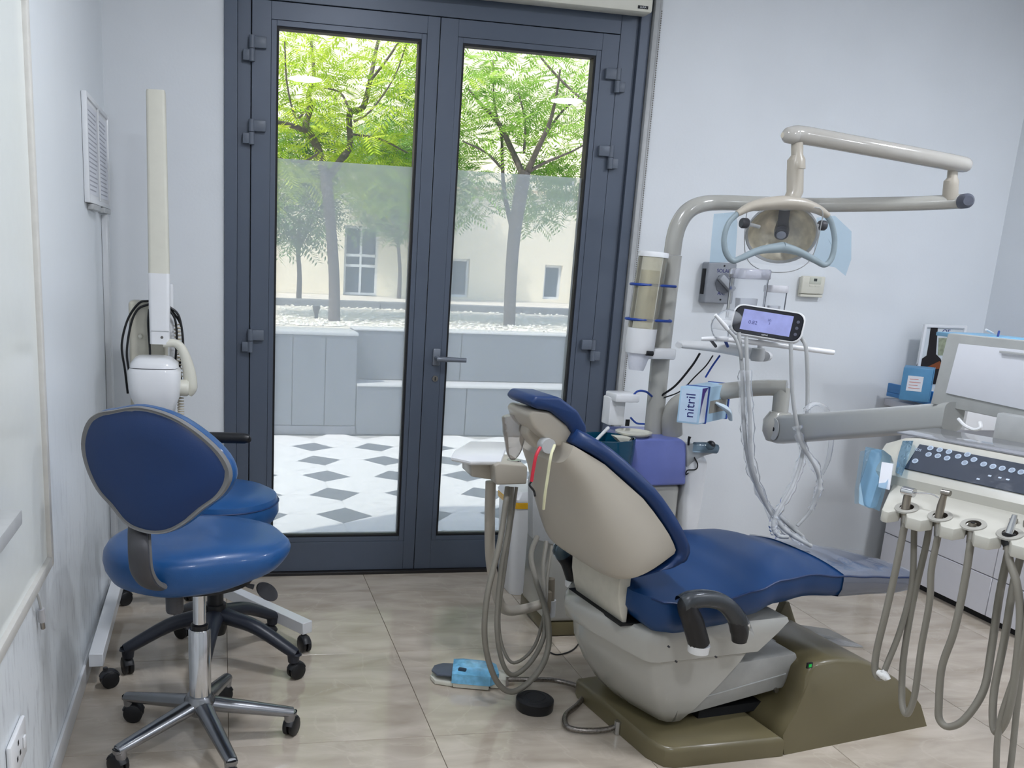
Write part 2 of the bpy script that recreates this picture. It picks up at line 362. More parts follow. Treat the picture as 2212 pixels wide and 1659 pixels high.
# ---- ceiling lights (first two reflect in the door glass; other two unseen, added for lighting)
for k, (x, y, lb) in enumerate([(.66, -.1, 'round flush ceiling light reflected in the left door pane'), (2.86, -.1, 'round flush ceiling light reflected in the right door pane'),
                  (.66, 2.0, 'unseen round ceiling light added for lighting above the two blue stools'), (2.86, 2.0, 'unseen round ceiling light added for lighting above the dental chair')]):
    t = thing('ceiling_light', lb, 'light', (x, y, ZC), group='round ceiling lights')
    obj('bezel', MB().lathe([(.12, -.001), (.15, -.001), (.152, -.008), (.145, -.016), (.133, -.018), (.132, -.006), (.12, -.006)], 40, Matrix.Translation((x, y, ZC))), whitem, t)
    dm = mat('lamp_diffuser', (255, 255, 255), .5, var=0, emis=(226, 236, 255), es=60.)
    obj('diffuser', MB().lathe([(0, -.013), (.1315, -.012), (.1315, -.008), (0, -.008)], 40, Matrix.Translation((x, y, ZC))), dm, t)
    L = bpy.data.lights.new('lamp', 'AREA'); L.shape = 'DISK'; L.size = .26; L.energy = LAMP_E*4.2; L.color = (.95, .965, 1.0)
    lo = bpy.data.objects.new('lamp', L); S.collection.objects.link(lo); lo.parent = t; lo.location = (0, 0, -.022)

# ================================================================== OUTSIDE
def leafmat(name, c1, c2):
    m = bpy.data.materials.new(name); m.use_nodes = True; t = m.node_tree; t.nodes.clear(); out = t.nodes.new('ShaderNodeOutputMaterial')
    tc = t.nodes.new('ShaderNodeTexCoord'); n = t.nodes.new('ShaderNodeTexNoise'); n.inputs['Scale'].default_value = 3.5; n.inputs['Detail'].default_value = 5
    r = t.nodes.new('ShaderNodeValToRGB'); r.color_ramp.elements[0].position = .35; r.color_ramp.elements[1].position = .65
    r.color_ramp.elements[0].color = (*lin(c1), 1); r.color_ramp.elements[1].color = (*lin(c2), 1)
    t.links.new(tc.outputs['Object'], n.inputs['Vector']); t.links.new(n.outputs[0], r.inputs[0])
    a = t.nodes.new('ShaderNodeBsdfDiffuse'); b = t.nodes.new('ShaderNodeBsdfTranslucent'); x = t.nodes.new('ShaderNodeMixShader'); x.inputs[0].default_value = .55
    t.links.new(r.outputs[0], a.inputs[0]); t.links.new(r.outputs[0], b.inputs[0]); t.links.new(a.outputs[0], x.inputs[1]); t.links.new(b.outputs[0], x.inputs[2]); t.links.new(x.outputs[0], out.inputs[0])
    return m
pave = mat('pale_paving', (226, 224, 218), .6, var=.06, scale=14); paved = mat('dark_grey_paving', (104, 108, 112), .55, var=.12, scale=20)
YW = 7.172
pa = thing('patio', None, None, (1, 5.5, 0), kind='structure')
obj('paving_bed', MB().box((-3, YB+.15, -.08), (8, 12, -.012)), mat('paving_joint', (168, 166, 160), .8), pa)
gx0, gy0, gs, hd = .66, 4.84, .46, .155
def dv(i, j):
    rot = R(9 if (i+j) % 2 else -9); c = Vector((gx0+gs*i, gy0+gs*j, 0)); return [c+Vector((hd*cos(rot+k*pi/2), hd*sin(rot+k*pi/2), 0)) for k in range(4)]
for i in range(-4, 8):
    for j in range(-2, 6):
        if gy0+gs*(j+.7) > YW+.1: continue
        p = dv(i, j)
        if gy0+gs*(j-.4) > YB+.15: obj('dark_tile', MB().prism([v*.985+(sum(p, Vector())/4)*.015+Vector((0, 0, -.012)) for v in p], (0, 0, .012)), paved, pa, smooth_=False)
        a, b, c, d = dv(i, j), dv(i+1, j), dv(i+1, j+1), dv(i, j+1)
        if gy0+gs*j < YB+.12: continue
        octo = [a[0], b[2], b[1], c[3], c[2], d[0], d[3], a[1]]
        for q in ([octo[0], octo[1], octo[2], octo[3]][:], [octo[3], octo[4], octo[5], octo[6]], [octo[0], octo[3], octo[6], octo[7]]):
            cc = sum(q, Vector())/4
            obj('paving_stone', MB().prism([v*.99+cc*.01+Vector((0, 0, -.012)) for v in q], (0, 0, .012)), pave, pa, smooth_=False)
pw = thing('planter_wall', 'grey stone-clad planter wall with a low ledge across the patio', 'wall', (1.5, YW, 0))
st = mat('grey_stone_cladding', (104, 108, 116), .5, var=.07, scale=7); st2 = mat('stone_coping', (196, 196, 194), .5)
obj('core', MB().box((-3, YW+.04, 0), (1.03, YW+.4, .78)).box((1.035, YW+.3, 0), (8, YW+.5, .80)), st, pw, smooth_=False)
xx = [-3, -2.3, -1.6, -.95, -.3, PY(632, 800, YW).x, PY(703, 800, YW).x, 1.04]
for k in range(len(xx)-1): obj('stone_panel', MB().box((xx[k]+.003, YW, .07), (xx[k+1]-.003, YW+.04, .775), .003, 1), st, pw, smooth_=False)
for k in range(7):
    obj('stone_panel', MB().box((1.045+k*.9, YW+.26, .41), (1.04+k*.9+.896, YW+.3, .80), .003, 1), st, pw, smooth_=False)
    obj('ledge_block', MB().box((1.045+k*.9, YW+.005, 0), (1.04+k*.9+.896, YW+.26, .385), .004, 1), st, pw, smooth_=False)
obj('plinth', MB().box((-3, YW-.01, 0), (1.04, YW+.04, .065), .003), mat('dark_plinth_stone', (112, 114, 122), .5), pw)
obj('coping', MB().box((-3, YW-.01, .7755), (1.045, YW+.42, .80), .004), st2, pw)
obj('ledge_coping', MB().box((1.045, YW-.005, .3855), (8, YW+.262, .405), .003).box((1.045, YW+.25, .8005), (8, YW+.52, .815), .003), st2, pw)
GZ = .80
gv = mat('pale_gravel', (214, 206, 192), .9, var=.22, scale=90, bump=1., bscale=60)
gb = obj('gravel_bed', MB().box((-9, YW+.42, .5), (16, 13.99, GZ)), gv, base=(2, 9, .5), kind='structure', smooth_=False)
pb = MB(); rnd = random.Random(3)
for k in range(2600):
    y = YW+.55+rnd.random()**1.6*4; x = rnd.uniform(-.3, 4.6); r = rnd.uniform(.012, .032); z = GZ+r*.2
    pb.add([(x+r, y, z), (x, y+r*rnd.uniform(.6, 1), z), (x-r*.9, y, z), (x, y-r*rnd.uniform(.6, 1), z), (x, y, z+r*.55)], [(0, 1, 4), (1, 2, 4), (2, 3, 4), (3, 0, 4)])
obj('gravel', pb, mat('pebbles', (226, 220, 206), .9, var=.25, scale=25), base=(2, 9, GZ), kind='stuff', label='pale gravel covering the planter bed', cat='gravel', smooth_=False)
cu = PZ(700, 663, GZ).y
kb = thing('kerb', 'long low dark kerb running across the gravel behind the front trees', 'kerb', (2, cu, GZ))
for k in range(9): obj('kerb_stone', MB().box((-5+k*1.7, cu, GZ), (-5+k*1.7+1.69, cu+.22, GZ+.075), .006, 1), mat('dark_kerb', (120, 122, 126), .6), kb, smooth_=False)
# building across the way
YBD = 14.0
bd = thing('building', 'cream rendered building with dark windows beyond the trees', 'building', (4, YBD, GZ))
cr = mat('cream_render', (240, 229, 204), .8, var=.04, scale=2)
wins = []
def wrect(x0, y0, x1, y1):
    a = PY(x0, y1, YBD); b = PY(x1, y0, YBD); return (a.x, a.z, b.x, b.z)
rects = [wrect(741, 490, 820, 637), wrect(972, 560, 1016, 641), wrect(1172, 574, 1216, 646), wrect(1180, 385, 1245, 432)]
rects += [(-1.6, .95, -.9, 1.5), (6.6, .95, 7.1, 1.5)]
rects = [(r[0], max(r[1], GZ+.01), r[2], r[3]) for r in rects]
# wall is cut around its windows: columns between window x edges
ex = sorted({-9., 16.} | {r[0] for r in rects} | {r[2] for r in rects}); wm = MB()
for i in range(len(ex)-1):
    xa, xb = ex[i], ex[i+1]; xm = (xa+xb)/2
    hs = sorted([(r[1], r[3]) for r in rects if r[0] < xm < r[2]]); z = GZ
    for (a, b) in hs:
        if a-z > .011: wm.box((xa, YBD, z), (xb, YBD+.3, a))
        z = b
    wm.box((xa, YBD, z), (xb, YBD+.3, 8))
obj('wall', wm, cr, bd, smooth_=False)
wg = mat('dark_window_glass', (58, 76, 92), .08, var=.1); wf = mat('pale_window_frame', (206, 210, 214), .5)
for k, (xa, za, xb, zb) in enumerate(rects):
    w = obj('window', ring(xa+.001, za, xb-.001, zb-.001, .035, YBD+.06, YBD+.14), wf, bd, smooth_=False)
    obj('pane', MB().box((xa+.03, YBD+.1, za+.03), (xb-.03, YBD+.11, zb-.03)), wg, w, smooth_=False)
    if k == 0:
        zt = PY(780, 552, YBD).z; xm = (xa+xb)/2
        obj('mullion', MB().box((xa+.03, YBD+.06, zt-.02), (xb-.03, YBD+.13, zt+.02)).box((xm-.015, YBD+.061, za+.03), (xm+.015, YBD+.13, zb-.03)).box((xa+.035, YBD+.062, zt-.17), (xb-.035, YBD+.13, zt-.13)), wf, w, smooth_=False)
obj('cornice', MB().box((-9, YBD-.1, 2.45), (16, YBD, 2.55), .01), cr, bd)

bark = mat('grey_brown_bark', (92, 84, 80), .85, var=.25, scale=30, bump=.8, bscale=40)
lfA = leafmat('leaf_yellow_green', (132, 172, 44), (206, 220, 92)); lfB = leafmat('leaf_fresh_green', (104, 156, 56), (178, 208, 104)); lfC = leafmat('leaf_dull_green', (92, 132, 74), (140, 172, 104))
def fronds(mb, n, regions, ln, rnd, leaflets=7):
    V3 = mb.v; F = mb.f
    for k in range(n):
        (c, rr, w) = rnd.choice(regions)
        while True:
            q = Vector((rnd.uniform(-1, 1), rnd.uniform(-1, 1), rnd.uniform(-1, 1)))
            if q.length < 1: break
        p = Vector(c)+Vector((q.x*rr[0], q.y*rr[1], q.z*rr[2]))
        az = rnd.uniform(0, 2*pi); d = Vector((cos(az), sin(az), rnd.uniform(-.9, .35))).normalized(); L = ln*rnd.uniform(.7, 1.25)
        s = d.cross(Vector((rnd.uniform(-.3, .3), rnd.uniform(-.3, .3), 1))).normalized(); up = s.cross(d)
        for i in range(leaflets):
            t = (i+.6)/leaflets; b = p+d*L*t+Vector((0, 0, -.12*L*t*t)); ll = L*.42*(1-.45*abs(t-.35)); ww = L*.045
            for sg in (-1, 1):
                e = (s*sg+d*.75-up*.25).normalized(); g = len(V3)
                V3.extend([b, b+e*ll*.45+d*ww, b+e*ll, b+e*ll*.5-d*ww]); F.append((g, g+1, g+2, g+3))
def tree(label, Y, limbs, regions, n, lm, seed, ln=.2, base=None, group=None, leaflets=7):
    rnd = random.Random(seed); s0 = limbs[0]; b = PZ(s0[0][0], s0[0][1], GZ) if base is None else base
    t = thing('tree', label, 'tree', (PY(s0[0][0], s0[0][1], Y).x, Y, GZ), group=group)
    def P3(q, j, li):
        p = PY(q[0], q[1], Y); k = 0 if li == 0 else (j*.13*(1 if li % 2 else -1)); return Vector((p.x, Y, p.z))+ray(q[0], q[1]).normalized()*k
    for li, l in enumerate(limbs):
        pts = [P3(q, j, li) for j, q in enumerate(l)]
        if li == 0: pts[0].z = GZ-.02
        rs = [q[2]*scl(p)/2 for q, p in zip(l, pts)]
        obj('trunk' if li == 0 else 'branch', MB().tube(pts, rs, seg=9, res=4), bark, t)
    mb = MB(); fronds(mb, n, regions, ln, rnd, leaflets)
    obj('foliage', mb, lm, t, kind='stuff', smooth_=False)
    return t
tree('large tree with a forked dark trunk seen through the left door pane', 8.42,
     [[(722, 697, 27), (722, 600, 24), (714, 480, 24), (706, 400, 26), (704, 372, 26)],
      [(702, 380, 20), (684, 315, 18), (661, 274, 16), (671, 230, 13), (666, 205, 10), (678, 165, 9), (672, 90, 6)],
      [(662, 282, 12), (632, 272, 11), (600, 264, 9), (540, 250, 6)],
      [(708, 385, 18), (738, 345, 17), (756, 312, 13), (755, 246, 14), (784, 232, 13), (800, 170, 10), (812, 110, 8), (826, 50, 5)],
      [(668, 225, 5), (640, 255, 4), (620, 180, 4), (615, 90, 3)], [(756, 240, 6), (735, 200, 4), (700, 190, 3)], [(765, 262, 6), (800, 240, 4), (850, 170, 3), (880, 90, 3)],
      [(760, 290, 5), (820, 300, 4), (880, 330, 3)], [(800, 175, 6), (842, 120, 5), (880, 60, 4)], [(690, 330, 5), (650, 350, 4), (600, 340, 3)]],
     [((.9, 8.5, 2.85), (1.3, 1.0, .62), 1), ((1.35, 8.9, 2.7), (.9, .8, .55), 1), ((.3, 8.8, 2.75), (.9, .9, .55), 1), ((.8, 8.7, 3.3), (1.3, 1., .5), 1), ((.35, 8.9, 2.1), (.5, .6, .3), 1), ((1.4, 9.0, 2.1), (.5, .6, .3), 1)], 1650, lfA, 11, .2)
tree('multi-stemmed feathery tree seen through the right door pane', 8.58,
     [[(1100, 705, 26), (1104, 600, 26), (1112, 500, 28), (1128, 400, 30), (1134, 372, 26)],
      [(1130, 378, 15), (1108, 330, 13), (1078, 268, 10), (1040, 226, 7), (1010, 190, 4)],
      [(1138, 374, 14), (1160, 325, 12), (1186, 268, 9), (1200, 215, 6), (1210, 150, 4)],
      [(1108, 500, 12), (1090, 420, 9), (1085, 350, 7), (1083, 290, 6), (1068, 225, 5), (1065, 130, 3)],
      [(1140, 372, 8), (1180, 350, 6), (1240, 325, 4), (1280, 300, 3)], [(1132, 330, 6), (1134, 262, 5), (1120, 200, 3)], [(1088, 368, 6), (1050, 330, 5), (1000, 305, 3)],
      [(1160, 320, 6), (1215, 240, 5), (1270, 200, 3)], [(1150, 100, 4), (1190, 150, 5), (1240, 200, 5), (1290, 240, 4)]],
     [((2.6, 8.9, 2.85), (1.1, 1.0, .6), 1), ((2.0, 9., 2.7), (.8, .8, .5), 1), ((3.3, 9., 2.75), (.9, .9, .5), 1), ((2.7, 8.9, 3.3), (1.2, 1., .5), 1), ((2.1, 9.0, 2.05), (.5, .6, .35), 1), ((3.2, 9.2, 2.1), (.5, .6, .35), 1)], 2000, lfB, 12, .2)
def backtree(px, py, hgt, r, lb, seed, tw=9):
    p = PZ(px, py, GZ+.001); Y = p.y; k = scl(p); top = hgt
    l = [(px, py, tw), (px+2, py-60, tw*.8), (px-1, py-120, tw*.7), (px+3, py-190, tw*.5)]
    c = PY(px, py-top, Y)
    tree(lb, Y, [l, [(px, py-110, tw*.5), (px-30, py-180, 3), (px-45, py-230, 2)], [(px, py-115, tw*.5), (px+30, py-180, 3), (px+42, py-240, 2)]],
         [((c.x, Y, c.z), (r, r, r*.9), 1), ((c.x+.2, Y, c.z+.7), (r*1.2, r, r*.9), 1)], 1100, lfC, seed, .26, leaflets=6, group='young trees behind the kerb')
backtree(645, 655, 205, .5, 'young tree behind the kerb left of the forked trunk', 21, 13)
backtree(862, 645, 215, .62, 'young tree behind the kerb right of the building door', 22, 10)
backtree(1012, 643, 190, .7, 'young tree behind the kerb near the left edge of the right pane', 23, 11)
backtree(790, 637, 210, .62, 'young thin tree standing in front of the building door', 24, 8)
backtree(1225, 645, 215, .8, 'young tree behind the kerb at the right edge of the right pane', 25, 8)
p = PZ(683, 688, GZ); ul = thing('spotlight', 'small dark garden uplight beside the forked tree trunk', 'light', p)
k = scl(p); obj('stem', MB().cyl(p, p+Vector((0, 0, 10*k)), 4*k), darkg, ul); obj('lamp_head', MB().lathe([(5*k, 0), (9*k, 16*k), (8*k, 16*k), (3*k, 3*k)], 14, Matrix.Translation(p+Vector((0, 0, 10*k)))), darkg, ul)

# ================================================================== LEFT WALL
t = thing('whiteboard', 'large white board in a pale frame on the left wall', 'board', (XL, 1.4, 1.2))
y1, z0_, z1_ = 2.345, .59, 1.92
obj('panel', MB().box((XL+.0005, -.3, z0_+.02), (XL+.010, y1-.02, z1_-.02)), mat('board_face', (226, 230, 226), .25, coat=.3, var=.01), t)
def ringx(ya, za, yb, zb, w, x0, x1, bev):
    return MB().box((x0, ya, za), (x1, ya+w, zb), bev).box((x0, yb-w, za), (x1, yb, zb), bev).box((x0, ya+w, za), (x1-.0004, yb-w, za+w), bev).box((x0, ya+w, zb-w), (x1-.0004, yb-w, zb), bev)
obj('frame', ringx(-.32, z0_, y1, z1_, .028, XL+.0006, XL+.022, .004), mat('board_frame', (206, 204, 198), .35), t)
a = PX(18, 1100, XL+.03)
obj('pen_ledge', MB().box((XL+.0102, a.y-.45, a.z-.03), (XL+.055, a.y, a.z), .003), greyp, t)
t = thing('notice_frame', 'slim white frame with two printed notices on the left wall near the corner', 'frame', (XL, 3.55, 1.68))
obj('backing', MB().box((XL+.0005, 3.272, 1.512), (XL+.012, 3.862, 1.848), .002), white, t)
obj('frame', ringx(3.27, 1.51, 3.864, 1.85, .016, XL+.0006, XL+.018, .003), whitem, t)
obj('divider', MB().box((XL+.012, 3.565, 1.526), (XL+.0175, 3.578, 1.834), .001), whitem, t)
pap = mat('notice_paper', (222, 224, 230), .6, var=.01); ink = mat('grey_print', (170, 172, 180), .7)
for ya, yb in ((3.30, 3.555), (3.59, 3.84)):
    p_ = obj('paper', MB().box((XL+.0121, ya, 1.54), (XL+.0128, yb, 1.82)), pap, t, smooth_=False)
    ln_ = MB()
    for k in range(18):
        z = 1.80-k*.0145; ln_.box((XL+.01285, ya+.02, z-.0022), (XL+.0131, yb-.02-random.random()*.06, z+.0022))
    obj('print', ln_, ink, p_, smooth_=False)
obj('bracket', MB().box((XL+.0005, 3.33, 1.49), (XL+.022, 3.53, 1.508), .002).box((XL+.0005, 3.62, 1.49), (XL+.022, 3.82, 1.508), .002), greyp, t)
t = obj('cable_trunking', MB().box((XL+.0005, 3.70, .08), (XL+.022, 3.735, 1.485), .003).box((XL+.0005, 3.80, .08), (XL+.016, 3.822, 1.485), .003), whitem, base=(XL, 3.75, .08), label='white vertical cable trunking under the notice frame by the corner', cat='trunking')
a = PX(30, 1620, XL)
t = thing('wall_socket', 'white electrical wall socket low on the left wall', 'socket', (XL, a.y, a.z))
obj('faceplate', MB().box((XL+.0005, a.y-.075, a.z-.045), (XL+.012, a.y+.072, a.z+.045), .005), white, t)
obj('switch', MB().box((XL+.012, a.y+.03, a.z-.015), (XL+.017, a.y+.045, a.z+.012), .002), white, t)
pl = MB()
for (dy, dz) in ((-.01, .022), (-.024, -.008), (.004, -.008)): pl.box((XL+.0121, a.y+dy-.006, a.z+dz-.005), (XL+.0126, a.y+dy+.004, a.z+dz+.005))
obj('pin_hole', pl, seamm, t)
a = PX(77, 1258, XL+.012); b = PX(88, 1315, XL+.012)
t = thing('charging_cable', 'short grey cable with metal plug hanging below the whiteboard', 'cable', a)
obj('cord', MB().tube([a+Vector((-.008, 0, .015)), PX(81, 1285, XL+.014), b], .0032, seg=8), greyp, t)
e = PX(91, 1342, XL+.012); obj('plug_body', MB().cyl(b, e, .0085, seg=12), mat('grey_plug', (176, 176, 178), .4), t); obj('plug_tip', MB().cyl(e, PX(93, 1357, XL+.012), .0055, seg=10), steel, t)

# ================================================================== X-RAY UNIT ON A WHEELED STAND
XX, XY = -.205, 3.45
t = thing('xray_unit', 'white dental x-ray unit on a wheeled stand behind the two stools', 'medical device', (XX, XY, 0))
def P_(x, y, Y=XY): return PY(x, y, Y)
sq = .022
def bar(a, b, hw=.022, hh=.022):
    a = Vector(a); b = Vector(b); d = (b-a).normalized(); s = Vector((-d.y, d.x, 0)).normalized()*hw; u = Vector((0, 0, hh))
    return MB().prism([a-s-u, a+s-u, a+s+u, a-s+u], b-a, .002, 1)
lz = .088
obj('base_leg', bar((-.393, 2.865, lz), (-.40, 3.60, lz)), whitem, t)
obj('base_leg', bar((.30, 3.075, lz), (-.05, 3.575, lz)), whitem, t)
obj('cross_bar', bar((-.375, 3.58, lz), (.0, 3.58, lz), .02, .018), whitem, t)
def caster(c, r=.028, yaw=0., w=.036, parent=None, stem=.012, hub=None, top=None):
    """twin-wheel caster resting on the floor under point c (x,y)"""
    M = Matrix.Translation((c[0], c[1], 0)) @ Matrix.Rotation(yaw, 4, 'Z'); top = top or 2*r+.012
    root = MB()
    for s in (-1, 1):
        st_ = len(root.v); root.lathe([(0, -.001), (r*.55, -.0005), (r*.92, 0), (r, w*.12), (r, w*.3), (r*.9, w*.36), (0, w*.36)], 22)
        root.xf(M @ Matrix.Translation((.012, s*w*.11 if s > 0 else -w*.11, r)) @ Matrix.Rotation(-s*pi/2, 4, 'X'), st_)
    o = obj('caster', root, blackp, parent)
    hd_ = MB(); st_ = 0; hd_.tube([(.012+r*1.06*cos(a_), 0, r+r*1.06*sin(a_)) for a_ in [R(k) for k in range(20, 175, 20)]], w*.42, seg=8, res=1, sq=.35); hd_.xf(M, 0)
    hd_.cyl((c[0], c[1], r*1.6), (c[0], c[1], top), .0075, seg=10)
    obj('fork', hd_, mat('caster_hood', (40, 41, 44), .4), o)
    return o
for (x, y, yw) in ((-.363, 2.85, .4), (.285, 3.085, -1.2), (-.385, 3.57, .6), (-.13, 3.60, 1.2)): caster((x, y), .028, yw, parent=t, top=.07)
obj('column', MB().box((XX-.035, XY+.085, lz+.02), (XX+.035, XY+.15, 1.25), .006).box((XX-.04, 3.52, lz-.01), (XX+.04, XY+.16, lz+.03), .004), whitem, t)
bx = P_(316, 650, XY+.1); ctr = P_(318, 760, XY+.1)
obj('generator_box', MB().box((ctr.x-.06, XY+.06, .62), (ctr.x+.075, XY+.17, bx.z), .012, 3), mat('aged_cream_plastic', (206, 202, 186), .4), t)
obj('box_knob', MB().sph((ctr.x-.02, XY+.055, ctr.z+.06), .009), cream, t)
# upper scissor arm (tall slim) and sleeve
a = P_(337, 196); b = P_(344, 592); w = .034
def slab(p, q, wp, wq, dp, m_, nm, bev=.008, par=None):
    p = Vector(p); q = Vector(q); mb = MB()
    secs = [[Vector((c.x+dx*ww, c.y+dy*dp, c.z)) for dx, dy in [(v[0], v[1]) for v in rrect(2, 2, .35, 4)]] for c, ww in ((p, wp*.93), (p+(q-p)*.012, wp), (q, wq))]
    mb.loft(secs); return obj(nm, mb, m_, par)
armU = slab(a, b, .0315, .036, .030, cream, 'balance_arm', par=t)
armL = slab(P_(344, 590), P_(346, 742), .0375, .034, .034, white, 'arm_sleeve', par=t)
obj('sleeve_seam', MB().box((P_(328, 712).x, XY-.0352, P_(328, 713).z-.001), (P_(366, 712).x, XY-.034, P_(328, 713).z+.001)), greyp, armL)
obj('screw', MB().cyl(P_(351, 727)+Vector((0, -.0352, 0)), P_(351, 727)+Vector((0, -.03, 0)), .005, seg=12), steel, armL)
ey = XY-.05
yk = [(352, 742), (380, 742), (396, 760), (408, 800), (411, 835), (404, 850)]
obj('yoke', MB().tube([P_(*q, XY-.02) for q in yk], [.014, .015, .017, .022, .026, .020], seg=14, res=5, sq=1.0), cream, t)
hb = P_(396, 838, XY-.04); obj('yoke_hub', MB().lathe([(0, -.03), (.026, -.03), (.03, -.022), (.03, .012), (.024, .02), (0, .02)], 22, Matrix.Translation(hb) @ Matrix.Rotation(pi/2, 4, 'Y')), cream, t)
# tube head: faceted tapering body
hy = XY-.06; hT = P_(330, 771, hy); hB = P_(333, 905, hy); k = scl(hT)
def hsec(px0, px1, py, dep, n=4.):
    l = PY(px0, py, hy); r_ = PY(px1, py, hy); c = (l+r_)/2; w_ = (r_.x-l.x)/2
    return [Vector((c.x+p[0], c.y+p[1], c.z)) for p in sell(w_, dep, n, 32)]
head = obj('tube_head', MB().loft([hsec(282, 385, 792, .085), hsec(277, 391, 800, .09), hsec(279, 390, 838, .09), hsec(284, 388, 856, .085), hsec(296, 380, 878, .07), hsec(310, 366, 905, .055)]), white, t)
obj('head_cap', MB().loft([hsec(281, 386, 791, .085), hsec(283, 384, 783, .083), hsec(292, 372, 773, .07), hsec(298, 362, 770, .055)]), white, head)
obj('seam_line', MB().loft([hsec(281.5, 385.5, 790.5, .0855), hsec(281.5, 385.5, 792, .0855)]), darkg, head)
obj('cone', MB().loft([hsec(312, 364, 905, .045, 2.), hsec(316, 361, 975, .042, 2.)]), white, head)
# black cable loops and a coiled cord
for nm, q in (('cable', [(322, 650, 3.5), (300, 655, 3.5), (276, 690, 3.5), (263, 745, 3.5), (270, 800, 3.5), (276, 850, 3.5)]), ('cable', [(322, 657, 3.49), (298, 668, 3.49), (283, 700, 3.49), (274, 760, 3.49), (280, 810, 3.49)]),
             ('cable', [(322, 668, 3.46), (320, 700, 3.45), (324, 760, 3.45), (323, 775, 3.45)]),
             ('cable', [(365, 662, 3.5), (385, 680, 3.5), (394, 720, 3.5), (395, 760, 3.5), (388, 790, 3.5), (392, 825, 3.5)]), ('cable', [(365, 668, 3.49), (378, 690, 3.49), (382, 730, 3.49), (378, 790, 3.49)]),
             ('cable', [(366, 664, 3.51), (390, 700, 3.51), (396, 745, 3.51)])):
    obj(nm, MB().tube([PY(*v) for v in q], .0042, seg=8, res=6), blackp, t)
cc = [PY(383, 700, 3.5), PY(386, 780, 3.5), PY(390, 860, 3.45), PY(391, 915, 3.43)]
Pc, _r_ = smooth(cc, [1]*4, 60); ml = []
for i, p in enumerate(Pc): an = i*1.05; ml.append(p+Vector((cos(an)*.011, sin(an)*.011, 0)))
obj('coiled_cord', MB().tube(ml, .0024, seg=5, res=2), mat('cream_coil', (196, 188, 168), .5), t)

# ================================================================== STOOLS
def starbase(parent, c, n0, rad, zc, zt, m_, w0, w1, castr, nm='base_arm', prof='round', drop=0.):
    for k in range(5):
        a_ = n0+k*2*pi/5; d = Vector((cos(a_), sin(a_), 0)); p0 = Vector((c[0], c[1], zc)); p1 = p0+d*rad; p1.z = zt
        mid = p0.lerp(p1, .55); mid.z = zc*.45+zt*.55+drop
        mb = MB().tube([p0+d*.01, p0.lerp(p1, .25)+Vector((0, 0, drop*.6)), mid, p1, p1+d*.012], [w0, w0*.92, (w0+w1)/2, w1, w1*.7], seg=12, res=4, sq=.8 if prof == 'round' else 1.15)
        mb.cyl((p1.x, p1.y, zt-castr*1.15), (p1.x, p1.y, zt+.002), w1*.8, w1*.98, seg=14)
        obj(nm, mb, m_, parent)
        caster((p1.x, p1.y), castr, a_+1.0+k*1.3, parent=parent, top=zt-.01)
# chrome-based stool in front
c1 = (-.06, 2.475)
t = thing('operator_stool', 'blue stool with large oval backrest on a chrome five-arm base', 'stool', (c1[0], c1[1], 0))
starbase(t, c1, R(1), .255, .125, .078, alu, .028, .0185, .028)
obj('hub', MB().lathe([(0, .09), (.03, .09), (.042, .105), (.045, .135), (.036, .15), (0, .15)], 28, Matrix.Translation((c1[0], c1[1], 0))), alu, t)
obj('gas_column', MB().lathe([(0, .13), (.031, .13), (.031, .345), (.028, .35), (0, .35)], 30, Matrix.Translation((c1[0], c1[1], 0))), chrome, t)
obj('collar', MB().lathe([(0, .345), (.024, .346), (.0245, .362), (.019, .366), (0, .366)], 24, Matrix.Translation((c1[0], c1[1], 0))), blackp, t)
obj('piston', MB().lathe([(0, .36), (.018, .36), (.018, .50), (0, .50)], 24, Matrix.Translation((c1[0], c1[1], 0))), chrome, t)
# seat: cushion outline in plan, widest to the sides, nose toward +x
sc_ = Vector((-.062, 2.475, .555))
def cushion(center, ax, outline, thick, crown, tilt=0., dish=0., taper=0.):
    """outline: list of (x,y) in local frame; domed cushion with a rounded rim"""
    secs = []; n = len(outline); M = Matrix.Rotation(ax, 4, 'Z') @ Matrix.Rotation(tilt, 4, 'Y')
    lay = [(.0, -thick*.5), (.55, -thick*.5), (.80, -thick*.47), (.93, -thick*.34), (.985, -thick*.12), (1., .08*thick), (.985, thick*.26), (.94, thick*.40), (.84, thick*.5), (.62, thick*.5+crown*.7), (.3, thick*.5+crown-dish), (0., thick*.5+crown-dish)]
    for s_, z in lay:
        s_ = max(s_, .001); secs.append([Vector(center)+(M @ Vector((x*s_, y*s_, z*(1-taper*max(0, min(1, (x*s_-.02)/.22))) + (.012*max(0, x*s_)/.24 if taper else 0)))) for x, y in outline])
    return MB().loft(secs)
def poly_smooth(pts, res=5):
    P, _ = smooth([Vector((x, y, 0)) for x, y in pts], [1]*len(pts), res, True); return [(p.x, p.y) for p in P]
ol = poly_smooth([(.245, .0), (.235, .09), (.16, .175), (.02, .205), (-.14, .19), (-.225, .10), (-.25, 0), (-.225, -.10), (-.14, -.19), (.02, -.205), (.16, -.175), (.235, -.09)])
obj('seat', cushion(sc_+Vector((0, 0, .012)), R(14), ol, .118, .006, R(-2), taper=.45), blue, t)
obj('seat_pan', MB().lathe([(0, -.075), (.09, -.075), (.15, -.055), (.15, -.045), (0, -.045)], 28, Matrix.Translation(sc_)), blackp, t)
